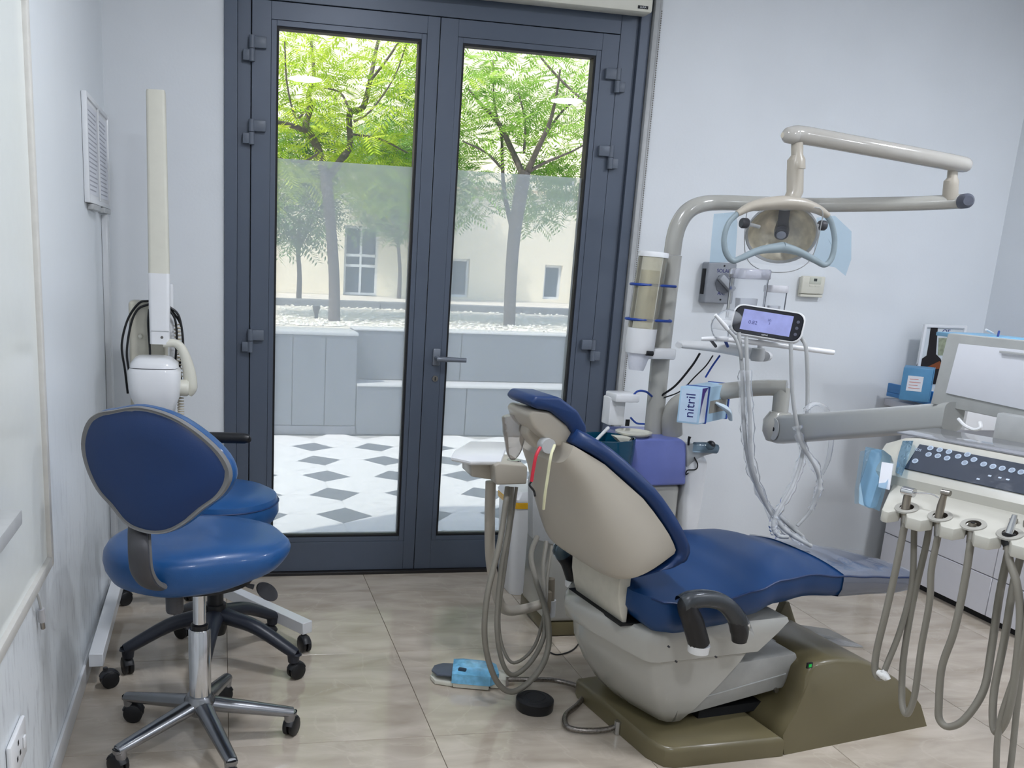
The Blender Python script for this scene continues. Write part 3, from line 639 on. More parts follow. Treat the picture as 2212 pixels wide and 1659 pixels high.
# J-shaped back support
js = [(378, 1262, 2.36), (352, 1268, 2.30), (322, 1262, 2.22), (304, 1235, 2.165), (299, 1190, 2.155), (297, 1150, 2.185), (296, 1120, 2.21)]
obj('back_support', MB().tube([PY(*v) for v in js], [.02, .022, .025, .026, .026, .025, .022], seg=14, res=5, sq=.45), darkg, t)
obj('back_support_edge', MB().tube([PY(x+22, y, Y+.01) for x, y, Y in js], [.008]*7, seg=8, res=5), mat('grey_piping', (112, 112, 112), .45), t)
kn = PY(377, 1287, 2.36); obj('tension_knob', MB().lathe([(0, -.045), (.021, -.045), (.023, -.04), (.024, .02), (.018, .03), (.018, .06), (0, .06)], 20, Matrix.Translation(kn)), darkg, t)
lv = [(510, 1245, 2.50), (530, 1262, 2.50), (548, 1268, 2.50)]; obj('height_lever', MB().tube([PY(*v) for v in lv], [.006, .006, .008], seg=10, res=5), darkg, t)
lp = PY(577, 1278, 2.50); obj('lever_paddle', MB().lathe([(0, -.004), (.026, -.003), (.028, 0), (.026, .003), (0, .004)], 24, Matrix.Translation(lp) @ Matrix.Rotation(R(32), 4, 'Y') @ Matrix.Rotation(R(38), 4, 'X') @ Matrix.Scale(1.25, 4, (1, 0, 0))), darkg, t)
# backrest: padded shell, back faces the camera
BO = PY(318, 1015, 2.17); bn = Vector((-.30, -.95, .08)).normalized(); bx_ = Vector((.953, -.302, 0)); bx_ = (bx_-bn*bx_.dot(bn)).normalized(); by_ = bn.cross(bx_)*-1
if by_.z < 0: by_ = -by_
bol = [(238, 886), (300, 878), (370, 898), (430, 940), (474, 990), (488, 1035), (470, 1075), (432, 1105), (400, 1132), (368, 1150), (335, 1155), (300, 1148), (268, 1132), (235, 1095), (200, 1060), (172, 1010), (161, 960), (174, 915), (202, 893)]
bol = [PN(x, y, BO, bn) for x, y in bol]; bol = [((p-BO).dot(bx_), (p-BO).dot(by_)) for p in bol]; bol = poly_smooth(bol, 4)
cxm = sum(p[0] for p in bol)/len(bol); cym = sum(p[1] for p in bol)/len(bol)
def brest(layers):
    secs = []
    for s_, h_ in layers:
        sec = []
        for x, y in bol:
            X_ = cxm+(x-cxm)*s_; Y_ = cym+(y-cym)*s_; bend = -1.1*(X_-cxm)**2
            sec.append(BO+bx_*X_+by_*Y_-bn*(h_+ -bend*1.0))
        secs.append(sec)
    return MB().loft(secs)
obj('backrest_cover', brest([(.001, -.006), (.5, -.006), (.90, -.004), (.955, .002), (.955, .012)]), bluedk, t)
obj('backrest_piping', brest([(.955, -.001), (.985, -.005), (1., .003), (1., .014), (.965, .014)]), mat('grey_piping', (112, 112, 112), .45), t)
obj('backrest_cushion', brest([(.96, .013), (1.005, .018), (1.02, .035), (1.0, .055), (.93, .068), (.6, .07), (.001, .07)]), blue, t)

# black-based stool behind
c2 = (-.02, 2.985)
t = thing('round_stool', 'round blue stool with padded arm ring on a black five-arm base', 'stool', (c2[0], c2[1], 0))
starbase(t, c2, R(-27), .285, .19, .095, mat('black_nylon_base', (34, 38, 48), .35, var=.05), .034, .023, .028, drop=.022)
obj('hub', MB().lathe([(0, .12), (.034, .12), (.04, .15), (.036, .225), (0, .225)], 26, Matrix.Translation((c2[0], c2[1], 0))), blackp, t)
obj('gas_column', MB().lathe([(0, .2), (.027, .2), (.027, .40), (.02, .402), (.02, .52), (0, .52)], 24, Matrix.Translation((c2[0], c2[1], 0))), blackp, t)
rc = Vector((-.012, 2.975, .575))
obj('seat', MB().lathe([(0, -.055), (.15, -.055), (.185, -.045), (.198, -.02), (.197, .01), (.19, .032), (.165, .045), (.1, .05), (0, .05)], 44, Matrix.Translation(rc)), blue, t)
obj('seat_welt', MB().lathe([(.1965, -.0015), (.1995, .001), (.1965, .0035)], 44, Matrix.Translation(rc+Vector((0, 0, .014))), cap=False), bluedk, t)
obj('seat_plate', MB().lathe([(0, -.075), (.10, -.075), (.12, -.055), (0, -.055)], 28, Matrix.Translation(rc)), blackp, t)
ar = [(.088, .0), (.0, .0)]
a = PY(536, 947, 2.93); b = PY(420, 944, 2.98)
obj('arm_pad', MB().tube([a+Vector((-.004, 0, -.002)), a+Vector((-.012, .0, 0)), a.lerp(b, .5), b, b+Vector((-.09, .02, 0)), b+Vector((-.14, .08, 0)), b+Vector((-.12, .17, 0))], [.014, .0175, .0185, .0185, .0185, .0185, .012], seg=14, res=5, sq=.95), blackp, t)
obj('arm_post', MB().tube([b+Vector((-.08, .02, -.01)), b+Vector((-.10, .04, -.14)), Vector((-.13, 3.02, .51)), Vector((-.05, 2.98, .50))], .011, seg=10, res=5), blackp, t)

# ================================================================== DENTAL CHAIR
AN = R(8); U = Vector((cos(AN), sin(AN), 0)); V = Vector((-sin(AN), cos(AN), 0)); C0 = Vector((1.2, 2.46, 0))
def CL(a, b, z): return C0+U*a+V*b+Vector((0, 0, z))
def CB(x, y, b): return PN(x, y, C0+V*b, V)           # pixel on the plane b = const of the chair
def ab(p): q = p-C0; return (q.dot(U), q.dot(V), q.z)
dc = thing('dental_chair', 'blue reclined dental chair with beige shell on an olive floor base', 'dental chair', (1.2, 2.46, 0))
# floor plate (olive) and hump
plate = [(-.005, -.285), (.39, -.315), (.39, .20), (-.02, .20), (-.015, -.22)]
plate = [(.0, -.275), (.03, -.29), (.385, -.315), (.385, .22), (-.02, .20), (-.03, .17), (-.022, -.22)]
def plan_solid(out, layers, to=CL):
    """outline (a,b) lofted through (inset, z) layers"""
    n = len(out); cx_ = sum(p[0] for p in out)/n; cy_ = sum(p[1] for p in out)/n; sz = max(abs(p[0]-cx_) for p in out), max(abs(p[1]-cy_) for p in out)
    secs = [[to(cx_+(x-cx_)*(1-i/sz[0]), cy_+(y-cy_)*(1-i/sz[1]), z) for x, y in out] for i, z in layers]
    return MB().loft(secs)
obj('base_plate', plan_solid(plate, [(0, .001), (0, .045), (.006, .056), (.016, .061)]), olive, dc)
# hump: side profile pushed across b with taper at the top
hp = [(.395, 0), (.40, .055), (.425, .085), (.455, .12), (.475, .17), (.485, .225), (.515, .258), (.60, .262), (.68, .250), (.76, .222), (.84, .175), (.91, .125), (.955, .075), (.985, .0)]
def hump_sec(b, s): return [CL(.69+(a-.69)*(1 if a < .5 else (1-.0*s)), b, z*s) for a, z in hp]
def hz(z): return max(0, 1-z/.262)
hs_ = MB().loft([[CL(a, b-f*(hz(z)**2.2)*(1 if a < .9 else .4), z*k) for a, z in hp] for b, f, k in ((-.258, .052, .96), (-.252, .050, .99), (-.235, .045, 1.), (.12, 0, 1.), (.135, 0, .985))])
obj('base_hump', hs_, olive, dc, ang=50)
bk = CB(1680, 1340, .2)
obj('rear_fin', MB().prism([CB(1678, 1345, .16), CB(1698, 1300, .16), CB(1706, 1300, .16), CB(1720, 1345, .16), CB(1800, 1400, .16), CB(1700, 1400, .16)], V*.03, .004), olive, dc)
# power switch
pw_ = CB(1748, 1437, -.268); sw = obj('power_switch', MB().box((-.010, -.004, -.009), (.010, .002, .009), .001, M=basis(pw_, U, Vector((0, 0, 1)).cross(U)*-1 if 0 else V, None)), blackp, dc)
obj('green_light', MB().box((-.005, -.0052, -.005), (.005, -.003, .005), .0005, M=basis(pw_, U, V)), mat('green_lamp', (10, 130, 50), .3, var=0, emis=(20, 200, 80), es=.35), sw)
# plastic film on the deck behind
obj('deck_panel', MB().prism([CL(.42, -.10, .27), CL(.95, -.02, .16), CL(.95, .14, .16), CL(.42, .14, .27)], Vector((0, 0, .006)), .002), mat('grey_deck', (150, 150, 146), .2, coat=.5), dc)
# lift arm box
lo_ = [CB(1490, 1545, -.19), CB(1700, 1492, -.19), CB(1722, 1440, -.19), CB(1700, 1418, -.19), CB(1580, 1440, -.19), CB(1500, 1475, -.19)]
lo_ = [(.12, .102), (.47, .150), (.51, .24), (.50, .262), (.26, .252), (.14, .205)]
obj('lift_arm', MB().prism([CL(a, -.19, z) for a, z in lo_], V*.33, .006), mat('lift_arm_enamel', (150, 150, 146), .3, coat=.3), dc)
obj('lift_arm_groove', MB().prism([CL(.17, -.1915, .152), CL(.47, -.1915, .196), CL(.47, -.1915, .199), CL(.17, -.1915, .155)], V*.002), greyp, dc)
obj('pivot_bolt', MB().cyl(CB(1678, 1492, -.196), CB(1678, 1492, -.196)+V*.01, .008, seg=14), steel, dc)
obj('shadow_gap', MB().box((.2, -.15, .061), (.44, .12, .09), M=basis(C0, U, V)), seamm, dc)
# hull under the seat: boxy upper body and keel
def hsecs(rows, n=4.0, cnt=36):
    out = []
    for (a0, a1, w, z) in rows:
        out.append([CL((a0+a1)/2+p[0], -.012+p[1], z) for p in sell((a1-a0)/2, w, n, cnt)])
    return out
def hout(ac, w, a0, ar, z, lift=0.):
    pts = [(ar, -w, 0), ((ac+ar)/2, -w, 0), (ac+.04, -w, 0), (ac+.012, -w+.005, .05), (ac-.003, -w+.022, .1), (ac*.6+a0*.4, -w*.6, .45), (ac*.25+a0*.75, -w*.25, .8), (a0, .02, 1), (a0, .07, 1), (ac*.4+a0*.6, w*.6, .9), (ac, w*.9, .8), (ac+.04, w-.01, .7), ((ac+ar)/2, w-.01, 0), (ar, w-.01, 0)]
    return [CL(a, b, z+lift*f) for a, b, f in pts]
obj('hull', MB().loft([hout(.062, .165, .03, .095, .078), hout(.052, .185, .01, .108, .084), hout(.02, .202, -.035, .145, .13), hout(-.01, .214, -.085, .205, .20), hout(-.035, .216, -.125, .27, .27, .01), hout(-.04, .218, -.135, .295, .312, .03)]), beiged, dc, ang=55)
obj('hull_upper', MB().loft([hout(-.045, .222, -.14, .295, .298, .035), hout(-.062, .232, -.158, .315, .305, .036), hout(-.068, .236, -.168, .375, .36, .015), hout(-.066, .234, -.166, .41, .392, 0), hout(-.056, .226, -.156, .41, .402, 0)]), beiged, dc, ang=50)
for x, y in ((1446, 1398), (1462, 1430), (1548, 1420)): obj('screw', MB().cyl(CB(x, y, -.2505), CB(x, y, -.2505)+V*.006, .003, seg=10), darkg, dc)
# hinge block between seat and back
hb_ = [(-.103, .392), (-.094, .392), (-.094, .48), (-.094, .562), (-.118, .568), (-.132, .53), (-.130, .48), (-.118, .43)]
obj('hinge_cover', MB().prism([CL(a, -.158, z) for a, z in hb_], V*.27, .014, 3), mat('ribbed_beige', (196, 192, 178), .38), dc)
obj('hinge_slot', MB().box((-.122, -.17, .398), (-.02, .13, .4045), M=basis(C0, U, V)), seamm, dc)

# seat cushion with leg rest
def interp(tab, a):
    for (x0, *v0), (x1, *v1) in zip(tab, tab[1:]):
        if a <= x1: t = (a-x0)/(x1-x0); t = max(0, min(1, t)); t = t*t*(3-2*t); return [p+(q-p)*t for p, q in zip(v0, v1)]
    return list(tab[-1][1:])
#        a     bmin   bmax  edge z  thick crown
ST = [(-.105, -.185, .15, .508, .05, .004), (-.092, -.235, .18, .510, .08, .014), (-.05, -.265, .22, .502, .10, .024), (.0, -.272, .245, .497, .10, .028), (.14, -.272, .255, .498, .09, .030), (.25, -.262, .262, .512, .085, .028),
      (.36, -.24, .262, .528, .082, .026), (.48, -.222, .25, .530, .078, .024), (.60, -.21, .21, .512, .072, .02), (.72, -.205, .165, .500, .062, .016), (.84, -.20, .10, .488, .055, .012), (.91, -.195, .02, .482, .045, .008), (.945, -.16, -.06, .478, .03, .004)]
def seat_sec(a, grow=0.):
    b0, b1, ez, th, cr_ = interp(ST, a); bm_ = (b0+b1)/2; hw = (b1-b0)/2+grow; o = []
    n = 16
    for i in range(n+1):       # top from near to far
        t = -1+2*i/n; o.append(CL(a, bm_+hw*t, ez+cr_*(1-abs(t)**2.6)+grow))
    o.append(CL(a, bm_+hw*1.012, ez-.012)); o.append(CL(a, bm_+hw*1.008, ez-th*.6)); o.append(CL(a, bm_+hw*.95, ez-th*.93-grow))
    o.append(CL(a, bm_+hw*.85, ez-th-grow)); o.append(CL(a, bm_-hw*.85, ez-th-grow)); o.append(CL(a, bm_-hw*.95, ez-th*.93-grow)); o.append(CL(a, bm_-hw*1.008, ez-th*.6)); o.append(CL(a, bm_-hw*1.012, ez-.012))
    return o
AA = [-.105+i*(1.05/44) for i in range(45)]
obj('seat_cushion', MB().loft([seat_sec(a) for a in AA]), bluec, dc, ang=60)
obj('seat_piping', MB().tube([CL(a, interp(ST, a)[0]*1.012, interp(ST, a)[2]-.002) for a in AA[1:-2]], .0032, seg=6, res=1), bluedk, dc)
fc = MB(); A2 = [a for a in AA if a > .60]
fc.loft([seat_sec(a, .0035) for a in A2], cap=False); st_ = len(fc.v)
obj('foot_cover', fc, thin('glossy_foot_cover', (206, 212, 226), .3, .1, .4, diff=.2, bump=.9, bscale=14), dc, 'clear plastic cover over the foot end')

# backrest shell (beige, bulging backwards) and blue cushion on its front
#      s: near half width, rim (a, z), back (a, z)
KS = [(0., .10, -.335, .925, -.325, .880), (.06, .15, -.316, .920, -.338, .862), (.35, .19, -.245, .879, -.300, .795), (.65, .235, -.135, .785, -.258, .680), (.85, .256, -.072, .705, -.222, .602), (.95, .262, -.042, .655, -.198, .560), (1., .258, -.043, .640, -.180, .547)]
def ks(s_):
    for p, q in zip(KS, KS[1:]):
        if s_ <= q[0]: t = (s_-p[0])/(q[0]-p[0]); return [u_+(w_-u_)*t for u_, w_ in zip(p[1:], q[1:])]
    return list(KS[-1][1:])
def shell_sec(s_):
    w_, ra, rz, ba, bz = ks(s_); o = []
    for i in range(29):
        th = pi*i/28; c = math.copysign(abs(cos(th))**(2/4.6), cos(th)); d = max(0, sin(th))**(2/3.4)
        o.append(CL(ra+(ba-ra)*d, -.01-w_*c, rz+(bz-rz)*d))
    return o
SS = [0, .02, .06, .12, .2, .28, .36, .45, .54, .63, .72, .8, .87, .92, .96, .985, 1.]
obj('back_shell', MB().loft([shell_sec(s_) for s_ in SS]), beige, dc, ang=42)
RP = [(-.318, .924, .14), (-.30, .914, .165), (-.245, .882, .20), (-.135, .788, .245), (-.072, .708, .267), (-.038, .650, .274), (-.043, .632, .274), (-.058, .614, .268), (-.085, .598, .258), (-.12, .580, .238), (-.15, .566, .21)]
P_r, w_r = smooth([Vector((a, 0, z)) for a, z, w_ in RP], [w_ for *_, w_ in RP], 4)
cs_ = []
for i, p in enumerate(P_r):
    tg = (P_r[min(i+1, len(P_r)-1)]-P_r[max(i-1, 0)]).normalized(); nn = Vector((-tg.z, 0, tg.x))
    if nn.x < 0 and i < 20: nn = -nn
    if i >= 20:
        nn = Vector((-tg.z, 0, tg.x)); nn = nn if nn.z < 0 or nn.x > 0 else -nn
    w_ = w_r[i]; tp = .040*(1 if i < 22 else max(.2, 1-(i-21)*.08)); q_ = [(-.93, 0), (-.985, .15), (-1, .5), (-.985, .85), (-.93, 1), (-.5, 1.2), (0, 1.25), (.5, 1.2), (.93, 1), (.985, .85), (1, .5), (.985, .15), (.93, 0), (0, 0)]
    cs_.append([CL(p.x+nn.x*(.001+tp*y), -.01+w_*x, p.z+nn.z*(.001+tp*y)) for x, y in q_])
obj('back_cushion', MB().loft(cs_), bluedk, dc, ang=60)
# headrest: neck bracket, beige shell, blue pad
hd = [(1142, 897), (1150, 886), (1190, 890), (1228, 920), (1243, 944), (1238, 960), (1205, 966), (1178, 948), (1152, 922)]
obj('headrest_shell', MB().prism([CB(x, y, -.12) for x, y in hd], V*.14, .014, 3), beige, dc)
hp_ = [(1160, 884), (1146, 872), (1158, 856), (1210, 858), (1250, 888), (1268, 920), (1270, 938), (1262, 950), (1243, 956), (1243, 942), (1228, 918), (1190, 888)]
obj('headrest_pad', MB().prism([CB(x, y, -.135) for x, y in hp_], V*.155, .014, 3), bluedk, dc, 'blue headrest pad')
nk = [(1125, 905), (1170, 950), (1205, 965), (1190, 1000), (1165, 985), (1135, 968), (1115, 940)]
obj('neck_bracket', MB().prism([CB(x+22, y-2, -.06) for x, y in nk], V*.06, .01, 3), beige, dc)
kn = CB(1186, 964, -.135); obj('headrest_knob', MB().cyl(kn, kn+V*.03, .020, seg=22), greyp, dc)
nb = obj('neck_cover', MB().tube([CB(1106, 895, -.0), CB(1112, 930, .0), CB(1110, 975, .02), CB(1108, 992, .03)], [.03, .035, .022, .008], seg=14, res=5, sq=.55), thin('clear_head_cover', (186, 178, 170), .35, .2, .3, diff=.32, bump=.8, bscale=50), dc, 'wrinkled plastic cover hanging from the headrest')
# arm rest (near side) with its white foot, and the far one
def armrest(pts, r, foot, nm='armrest'):
    o = obj(nm, MB().tube(pts, r, seg=14, res=6, sq=1.0), blackp, dc)
    obj('armrest_foot', MB().cyl(foot+Vector((0, 0, -.022)), foot, .028, .030, seg=22), white, o); return o
ft = CB(1510, 1392, -.33)
a1 = armrest([CB(1510, 1390, -.33), CB(1497, 1345, -.33), CB(1484, 1306, -.33), CB(1510, 1296, -.33), CB(1555, 1300, -.33), CB(1585, 1325, -.33), CB(1597, 1362, -.33), CB(1597, 1385, -.33)], [.029, .029, .025, .021, .021, .024, .025, .020], ft)
obj('armrest_wrap', MB().tube([CB(1470, 1305, -.33), CB(1490, 1297, -.33), CB(1525, 1293, -.33), CB(1562, 1303, -.33), CB(1592, 1335, -.33), CB(1612, 1375, -.33)], [.024, .027, .025, .024, .026, .022], seg=16, res=6, cap=False), thin('armrest_film', (200, 214, 226), .08, .1, .25, diff=.05, bump=.8, bscale=30), a1)
a2 = armrest([CB(1240, 1250, .27), CB(1228, 1215, .27), CB(1215, 1195, .27), CB(1230, 1180, .27), CB(1262, 1185, .27)], [.026, .026, .024, .02, .02], CB(1240, 1252, .27))
obj('armrest_wrap', MB().tube([CB(1216, 1200, .27), CB(1212, 1186, .27), CB(1232, 1176, .27), CB(1262, 1182, .27)], [.026, .028, .026, .022], seg=12, res=4, cap=False), bluew, a2)
# rubber band straps on the back of the chair
obj('red_band', MB().tube([CB(1167, 966, -.15), CB(1158, 985, -.16), CB(1152, 1015, -.16), CB(1148, 1040, -.16)], .0045, seg=8), mat('red_rubber', (196, 44, 62), .5), dc, 'red rubber band tied to the headrest')
obj('black_clip', MB().tube([CB(1148, 1040, -.16), CB(1144, 1048, -.16), CB(1153, 1060, -.16), CB(1156, 1072, -.16)], .003, seg=6), blackp, dc)
obj('cream_band', MB().tube([CB(1198, 962, -.2), CB(1190, 985, -.235), CB(1183, 1030, -.24), CB(1177, 1070, -.24), CB(1174, 1100, -.23)], .0038, seg=8), mat('cream_rubber', (206, 204, 168), .5), dc, 'cream rubber band along the shell edge')

# ================================================================== CUSPIDOR UNIT
UY = 3.10
cu_ = thing('cuspidor_unit', 'spittoon cabinet with violet top and teal glass bowl behind the dental chair', 'dental unit', (1.5, 3.2, 0))
def Q(x, y, Y=UY): return PY(x, y, Y)
b0 = Q(1371, 1015); b1 = Q(1478, 1045)
obj('cabinet', MB().box((1.20, UY+.015, .06), (b1.x-.004, UY+.30, .60), .02, 3), beiged, cu_)
obj('side_panel', MB().prism([Q(1150, 1042), Q(1168, 985), Q(1200, 985), Q(1215, 1100), Q(1212, 1182), Q(1150, 1165)], Vector((0, .06, 0)), .008, 2), greyp, cu_)
obj('plinth', MB().box((1.21, UY+.02, .001), (b1.x-.02, UY+.34, .062), .01), olive, cu_)
pt = [Q(1366, 948), Q(1472, 948), Q(1484, 958), Q(1482, 1048), Q(1385, 1052), Q(1362, 1052)]
obj('bowl_base', MB().lathe([(0, -.04), (.075, -.04), (.085, -.03), (.088, -.004), (0, -.004)], 30, Matrix.Translation((PY(1320, 1000, UY-.01).x, UY-.01, PY(1350, 1032, UY-.09).z))), purple, cu_)
obj('violet_top', MB().prism(pt, Vector((0, .26, 0)), .010, 3), purple, cu_)
# teal bowl: oval basin
bw = (PY(1243, 965, UY-.07)+PY(1383, 965, UY-.07))/2; bw.y = UY-.01; brx = (PY(1383, 965, UY-.05).x-PY(1243, 965, UY-.05).x)/2; kz = scl(bw)
zt_ = PY(1320, 953, UY-.09).z; zb_ = PY(1350, 1032, UY-.09).z
def osec(rx, ry, z): return [Vector((bw.x+rx*cos(2*pi*k/36), bw.y+ry*sin(2*pi*k/36), z)) for k in range(36)]
obj('bowl', MB().loft([osec(brx, .10, zt_), osec(brx*1.0, .10, zt_-.05), osec(brx*.96, .095, zb_+.02), osec(brx*.85, .08, zb_), osec(.02, .02, zb_-.003)], cap=False).loft([osec(brx-.006, .094, zt_), osec(brx*.94, .09, zb_+.03), osec(brx*.8, .07, zb_+.008), osec(.02, .02, zb_+.004)], cap=False).loft([osec(brx, .10, zt_), osec(brx-.006, .094, zt_)], cap=False), tealg, cu_, 'dark teal glass spittoon bowl')
obj('bowl_drain', MB().lathe([(0, 0), (.05, 0), (.06, .02), (0, .022)], 20, Matrix.Translation((bw.x+.02, bw.y, zb_+.006))), mat('dark_drain', (16, 60, 60), .3), cu_)
a = Q(1282, 957, UY+.02); b = Q(1314, 924, UY+.08); obj('rinse_spout', MB().tube([a, b], .0065, seg=12, res=1), white, cu_)
dp = Q(1368, 941, UY+.06)+Vector((0, 0, .012))
obj('cup_filler_dish', MB().lathe([(0, -.012), (.05, -.012), (.066, -.002), (.068, .004), (.062, .005), (.055, -.003), (0, -.004)], 34, Matrix.Translation(dp)), cream, cu_)
obj('dish_lip', MB().prism([Q(1330, 944, UY-.02), Q(1365, 946, UY-.02), Q(1355, 958, UY-.02), Q(1342, 957, UY-.02)], Vector((0, .05, 0)), .003), cream, cu_)
# cup filler tower and clamp at its left
obj('filler_tower', MB().box((Q(1341, 890).x, UY+.10, Q(1341, 930).z), (Q(1376, 890).x, UY+.17, Q(1350, 868).z), .006, 2), white, cu_)
obj('filler_head', MB().box((Q(1343, 890).x, UY+.06, Q(1343, 875).z), (Q(1396, 890).x, UY+.16, Q(1350, 857).z), .006, 2), white, cu_)
obj('filler_slot', MB().box((Q(1352, 900, UY+.1).x, UY+.0985, Q(1350, 920, UY+.1).z), (Q(1361, 900, UY+.1).x, UY+.1, Q(1350, 906, UY+.1).z)), seamm, cu_)
# white side tank at the right
tk = [Q(1485, 985), Q(1520, 980), Q(1532, 998), Q(1524, 1060), Q(1508, 1160), Q(1475, 1160)]
obj('side_tank', MB().prism(tk, Vector((0, .2, 0)), .018, 4), white, cu_)
obj('instrument_bracket', MB().prism([Q(1484, 958), Q(1548, 962), Q(1550, 978), Q(1520, 986), Q(1500, 1000), Q(1484, 1010)], Vector((0, .05, 0)), .006, 2), greyp, cu_)
obj('bracket_wrap', MB().tube([Q(1500, 966, UY-.01), Q(1525, 967, UY-.01), Q(1548, 970, UY-.01)], [.020, .021, .018], seg=12, res=3), bluew, cu_)
obj('valve_lever', MB().tube([Q(1487, 962, UY-.01), Q(1488, 950, UY-.01), Q(1490, 943, UY-.01)], [.004, .005, .006], seg=8), blackp, cu_)
obj('nozzle', MB().sph(Q(1535, 962, UY-.01), .018), blackp, cu_)
obj('hanging_wire', MB().tube([Q(1500, 988, UY-.005), Q(1507, 1003, UY-.005), Q(1503, 1014, UY-.005), Q(1485, 1016, UY-.005), Q(1482, 1025, UY-.005), Q(1487, 1022, UY-.005)], .0025, seg=6), blackp, cu_)
# hoses lying from the unit's left end
for k_, q in enumerate([[(1160, 1160, 2.98), (1147, 1200, 2.9), (1158, 1255, 2.8), (1182, 1330, 2.7), (1184, 1400, 2.66), (1160, 1455, 2.62), (1110, 1494, 2.60), (1072, 1470, 2.60), (1048, 1390, 2.60), (1052, 1290, 2.62), (1080, 1170, 2.68), (1097, 1052, 2.76)],
                     [(1180, 1170, 2.98), (1173, 1230, 2.9), (1176, 1310, 2.76), (1176, 1370, 2.7), (1150, 1425, 2.68), (1110, 1458, 2.66), (1085, 1430, 2.66), (1073, 1350, 2.68), (1082, 1230, 2.72), (1098, 1140, 2.76), (1106, 1052, 2.80)],
                     [(1192, 1180, 2.98), (1182, 1250, 2.88), (1178, 1310, 2.78), (1155, 1395, 2.74), (1110, 1432, 2.72), (1085, 1395, 2.74), (1078, 1330, 2.76), (1092, 1220, 2.78), (1116, 1052, 2.82)]]):
    obj('suction_hose', MB().tube([PY(*v) for v in q], [(.0095, .008, .0055)[k_]]*len(q), seg=12, res=6), hosem, cu_)
obj('valve_body', MB().box((-.012, -.012, 0), (.012, .012, .085), .004, M=Matrix.Translation(Q(1180, 1325, 2.95))), mat('brown_grey_plastic', (120, 112, 98), .4), cu_)
# pole with clamp for the lamp
PB = Vector((1.60, 3.22, .76))
# ================================================================== ASSISTANT TRAY
at_ = thing('assistant_tray', 'beige instrument holder tray on a curved pole in front of the right door', 'tray', PY(1060, 1300, 2.85))
tp = [(980, 982), (1005, 976), (1070, 990), (1075, 1010), (1060, 1034), (1020, 1030), (1016, 1010), (985, 992)]
yA = 2.78
ta = PY(1000, 985, yA); zt2 = PY(1040, 990, yA).z
obj('tray_top', plan_solid([(PY(978, 985, yA).x, 2.80), (PY(1010, 985, yA).x, 2.74), (PY(1075, 985, yA).x, 2.74), (PY(1100, 985, yA+.25).x, 3.05), (PY(1020, 985, yA+.25).x, 3.06), (PY(985, 985, yA+.1).x, 2.9)], [(.006, zt2-.014), (0, zt2-.008), (0, zt2-.002), (.004, zt2)], to=lambda a, b, z: Vector((a, b, z))), white, at_)
obj('tray_bracket', MB().prism([PY(1017, 1000, yA), PY(1072, 1000, yA), PY(1070, 1038, yA), PY(1018, 1030, yA)], Vector((0, .12, 0)), .005), beige, at_)
yB = 2.72
obj('holder_box', MB().prism([PY(1068, 1006, yB), PY(1078, 1001, yB), PY(1136, 1005, yB), PY(1140, 1010, yB), PY(1138, 1046, yB), PY(1072, 1048, yB)], Vector((0, .16, 0)), .005, 3), beige, at_)
a = PY(1110, 998, yB+.06); obj('chrome_insert', MB().lathe([(0, 0), (.022, 0), (.022, .008), (.012, .009), (0, .009)], 22, Matrix.Translation(a)), chrome, at_)
obj('tray_pole', MB().tube([PY(*v) for v in [(1060, 1040, 2.84), (1058, 1120, 2.84), (1060, 1210, 2.85), (1075, 1290, 2.87), (1094, 1318, 2.90), (1130, 1316, 2.93), (1172, 1304, 2.97)]], .0175, seg=16, res=6), beige, at_)
obj('pivot_joint', MB().cyl(PY(1188, 1330, 2.99), PY(1190, 1296, 2.99), .019, seg=20), greyp, at_)
obj('pivot_post', MB().cyl(PY(1189, 1296, 2.99), PY(1190, 1250, 2.99), .015, seg=18), mat('brown_grey_plastic', (120, 112, 98), .4), at_)

# ================================================================== OPERATING LAMP on its pole
ol_ = thing('operating_lamp', 'beige swing-arm dental lamp with reflector head on a tall curved pole', 'lamp', (1.60, 3.22, PY(1410, 938, 3.22).z))
LY = 3.22
def T(pts, r, nm, m_, par, **k): return obj(nm, MB().tube([PY(*v) for v in pts], r, **k), m_, par)
k0 = scl(PY(1450, 600, LY))
T([(1411, 938, LY), (1430, 740, LY), (1452, 552, LY)], 20.5*k0, 'pole', beiged, ol_, seg=20, res=1)
T([(1452, 551, LY), (1457, 515, LY), (1466, 485, LY), (1484, 458, LY), (1510, 443, LY), (1550, 438, LY), (1640, 440, LY-.06), (1760, 443, LY-.15), (1960, 440, LY-.29), (2078, 435, LY-.38)],
  [18*k0]*4+[17*k0, 16*k0, 15.2*k0, 14.6*k0, 14.2*k0, 14.2*k0], 'curved_arm', beiged, ol_, seg=20, res=8)
e = PY(2078, 435, LY-.38); e2 = PY(2088, 434, LY-.42); obj('end_cap', MB().tube([e, e2, e2+(e2-e)*.4], [14.4*k0, 14.4*k0, 9*k0], seg=22, res=1), mat('slate_cap', (88, 92, 104), .5), ol_)
JY = LY-.36; k1 = scl(PY(2055, 400, JY))
T([(2052, 432, JY), (2054, 400, JY), (2055, 392, JY), (2057, 384, JY), (2058, 366, JY)], [16*k1, 15*k1, 15*k1, 10.5*k1, 10*k1], 'elbow_joint', beige, ol_, seg=18, res=1)
UYa, UYb = JY-.01, JY+.06
T([(2096, 356, UYa), (2092, 356, UYa), (2083, 356, UYa), (2050, 350, UYa), (1900, 322, UYa+.02), (1740, 293, UYb), (1712, 292, UYb), (1698, 292, UYb), (1690, 292, UYb)], [6*k1, 12*k1, 16*k1, 17*k1, 17.5*k1, 18.5*k1, 18.5*k1, 15*k1, 6*k1], 'upper_arm', mat('glossy_beige', (176, 173, 166), .16, coat=.6, var=.01), ol_, seg=22, res=3)
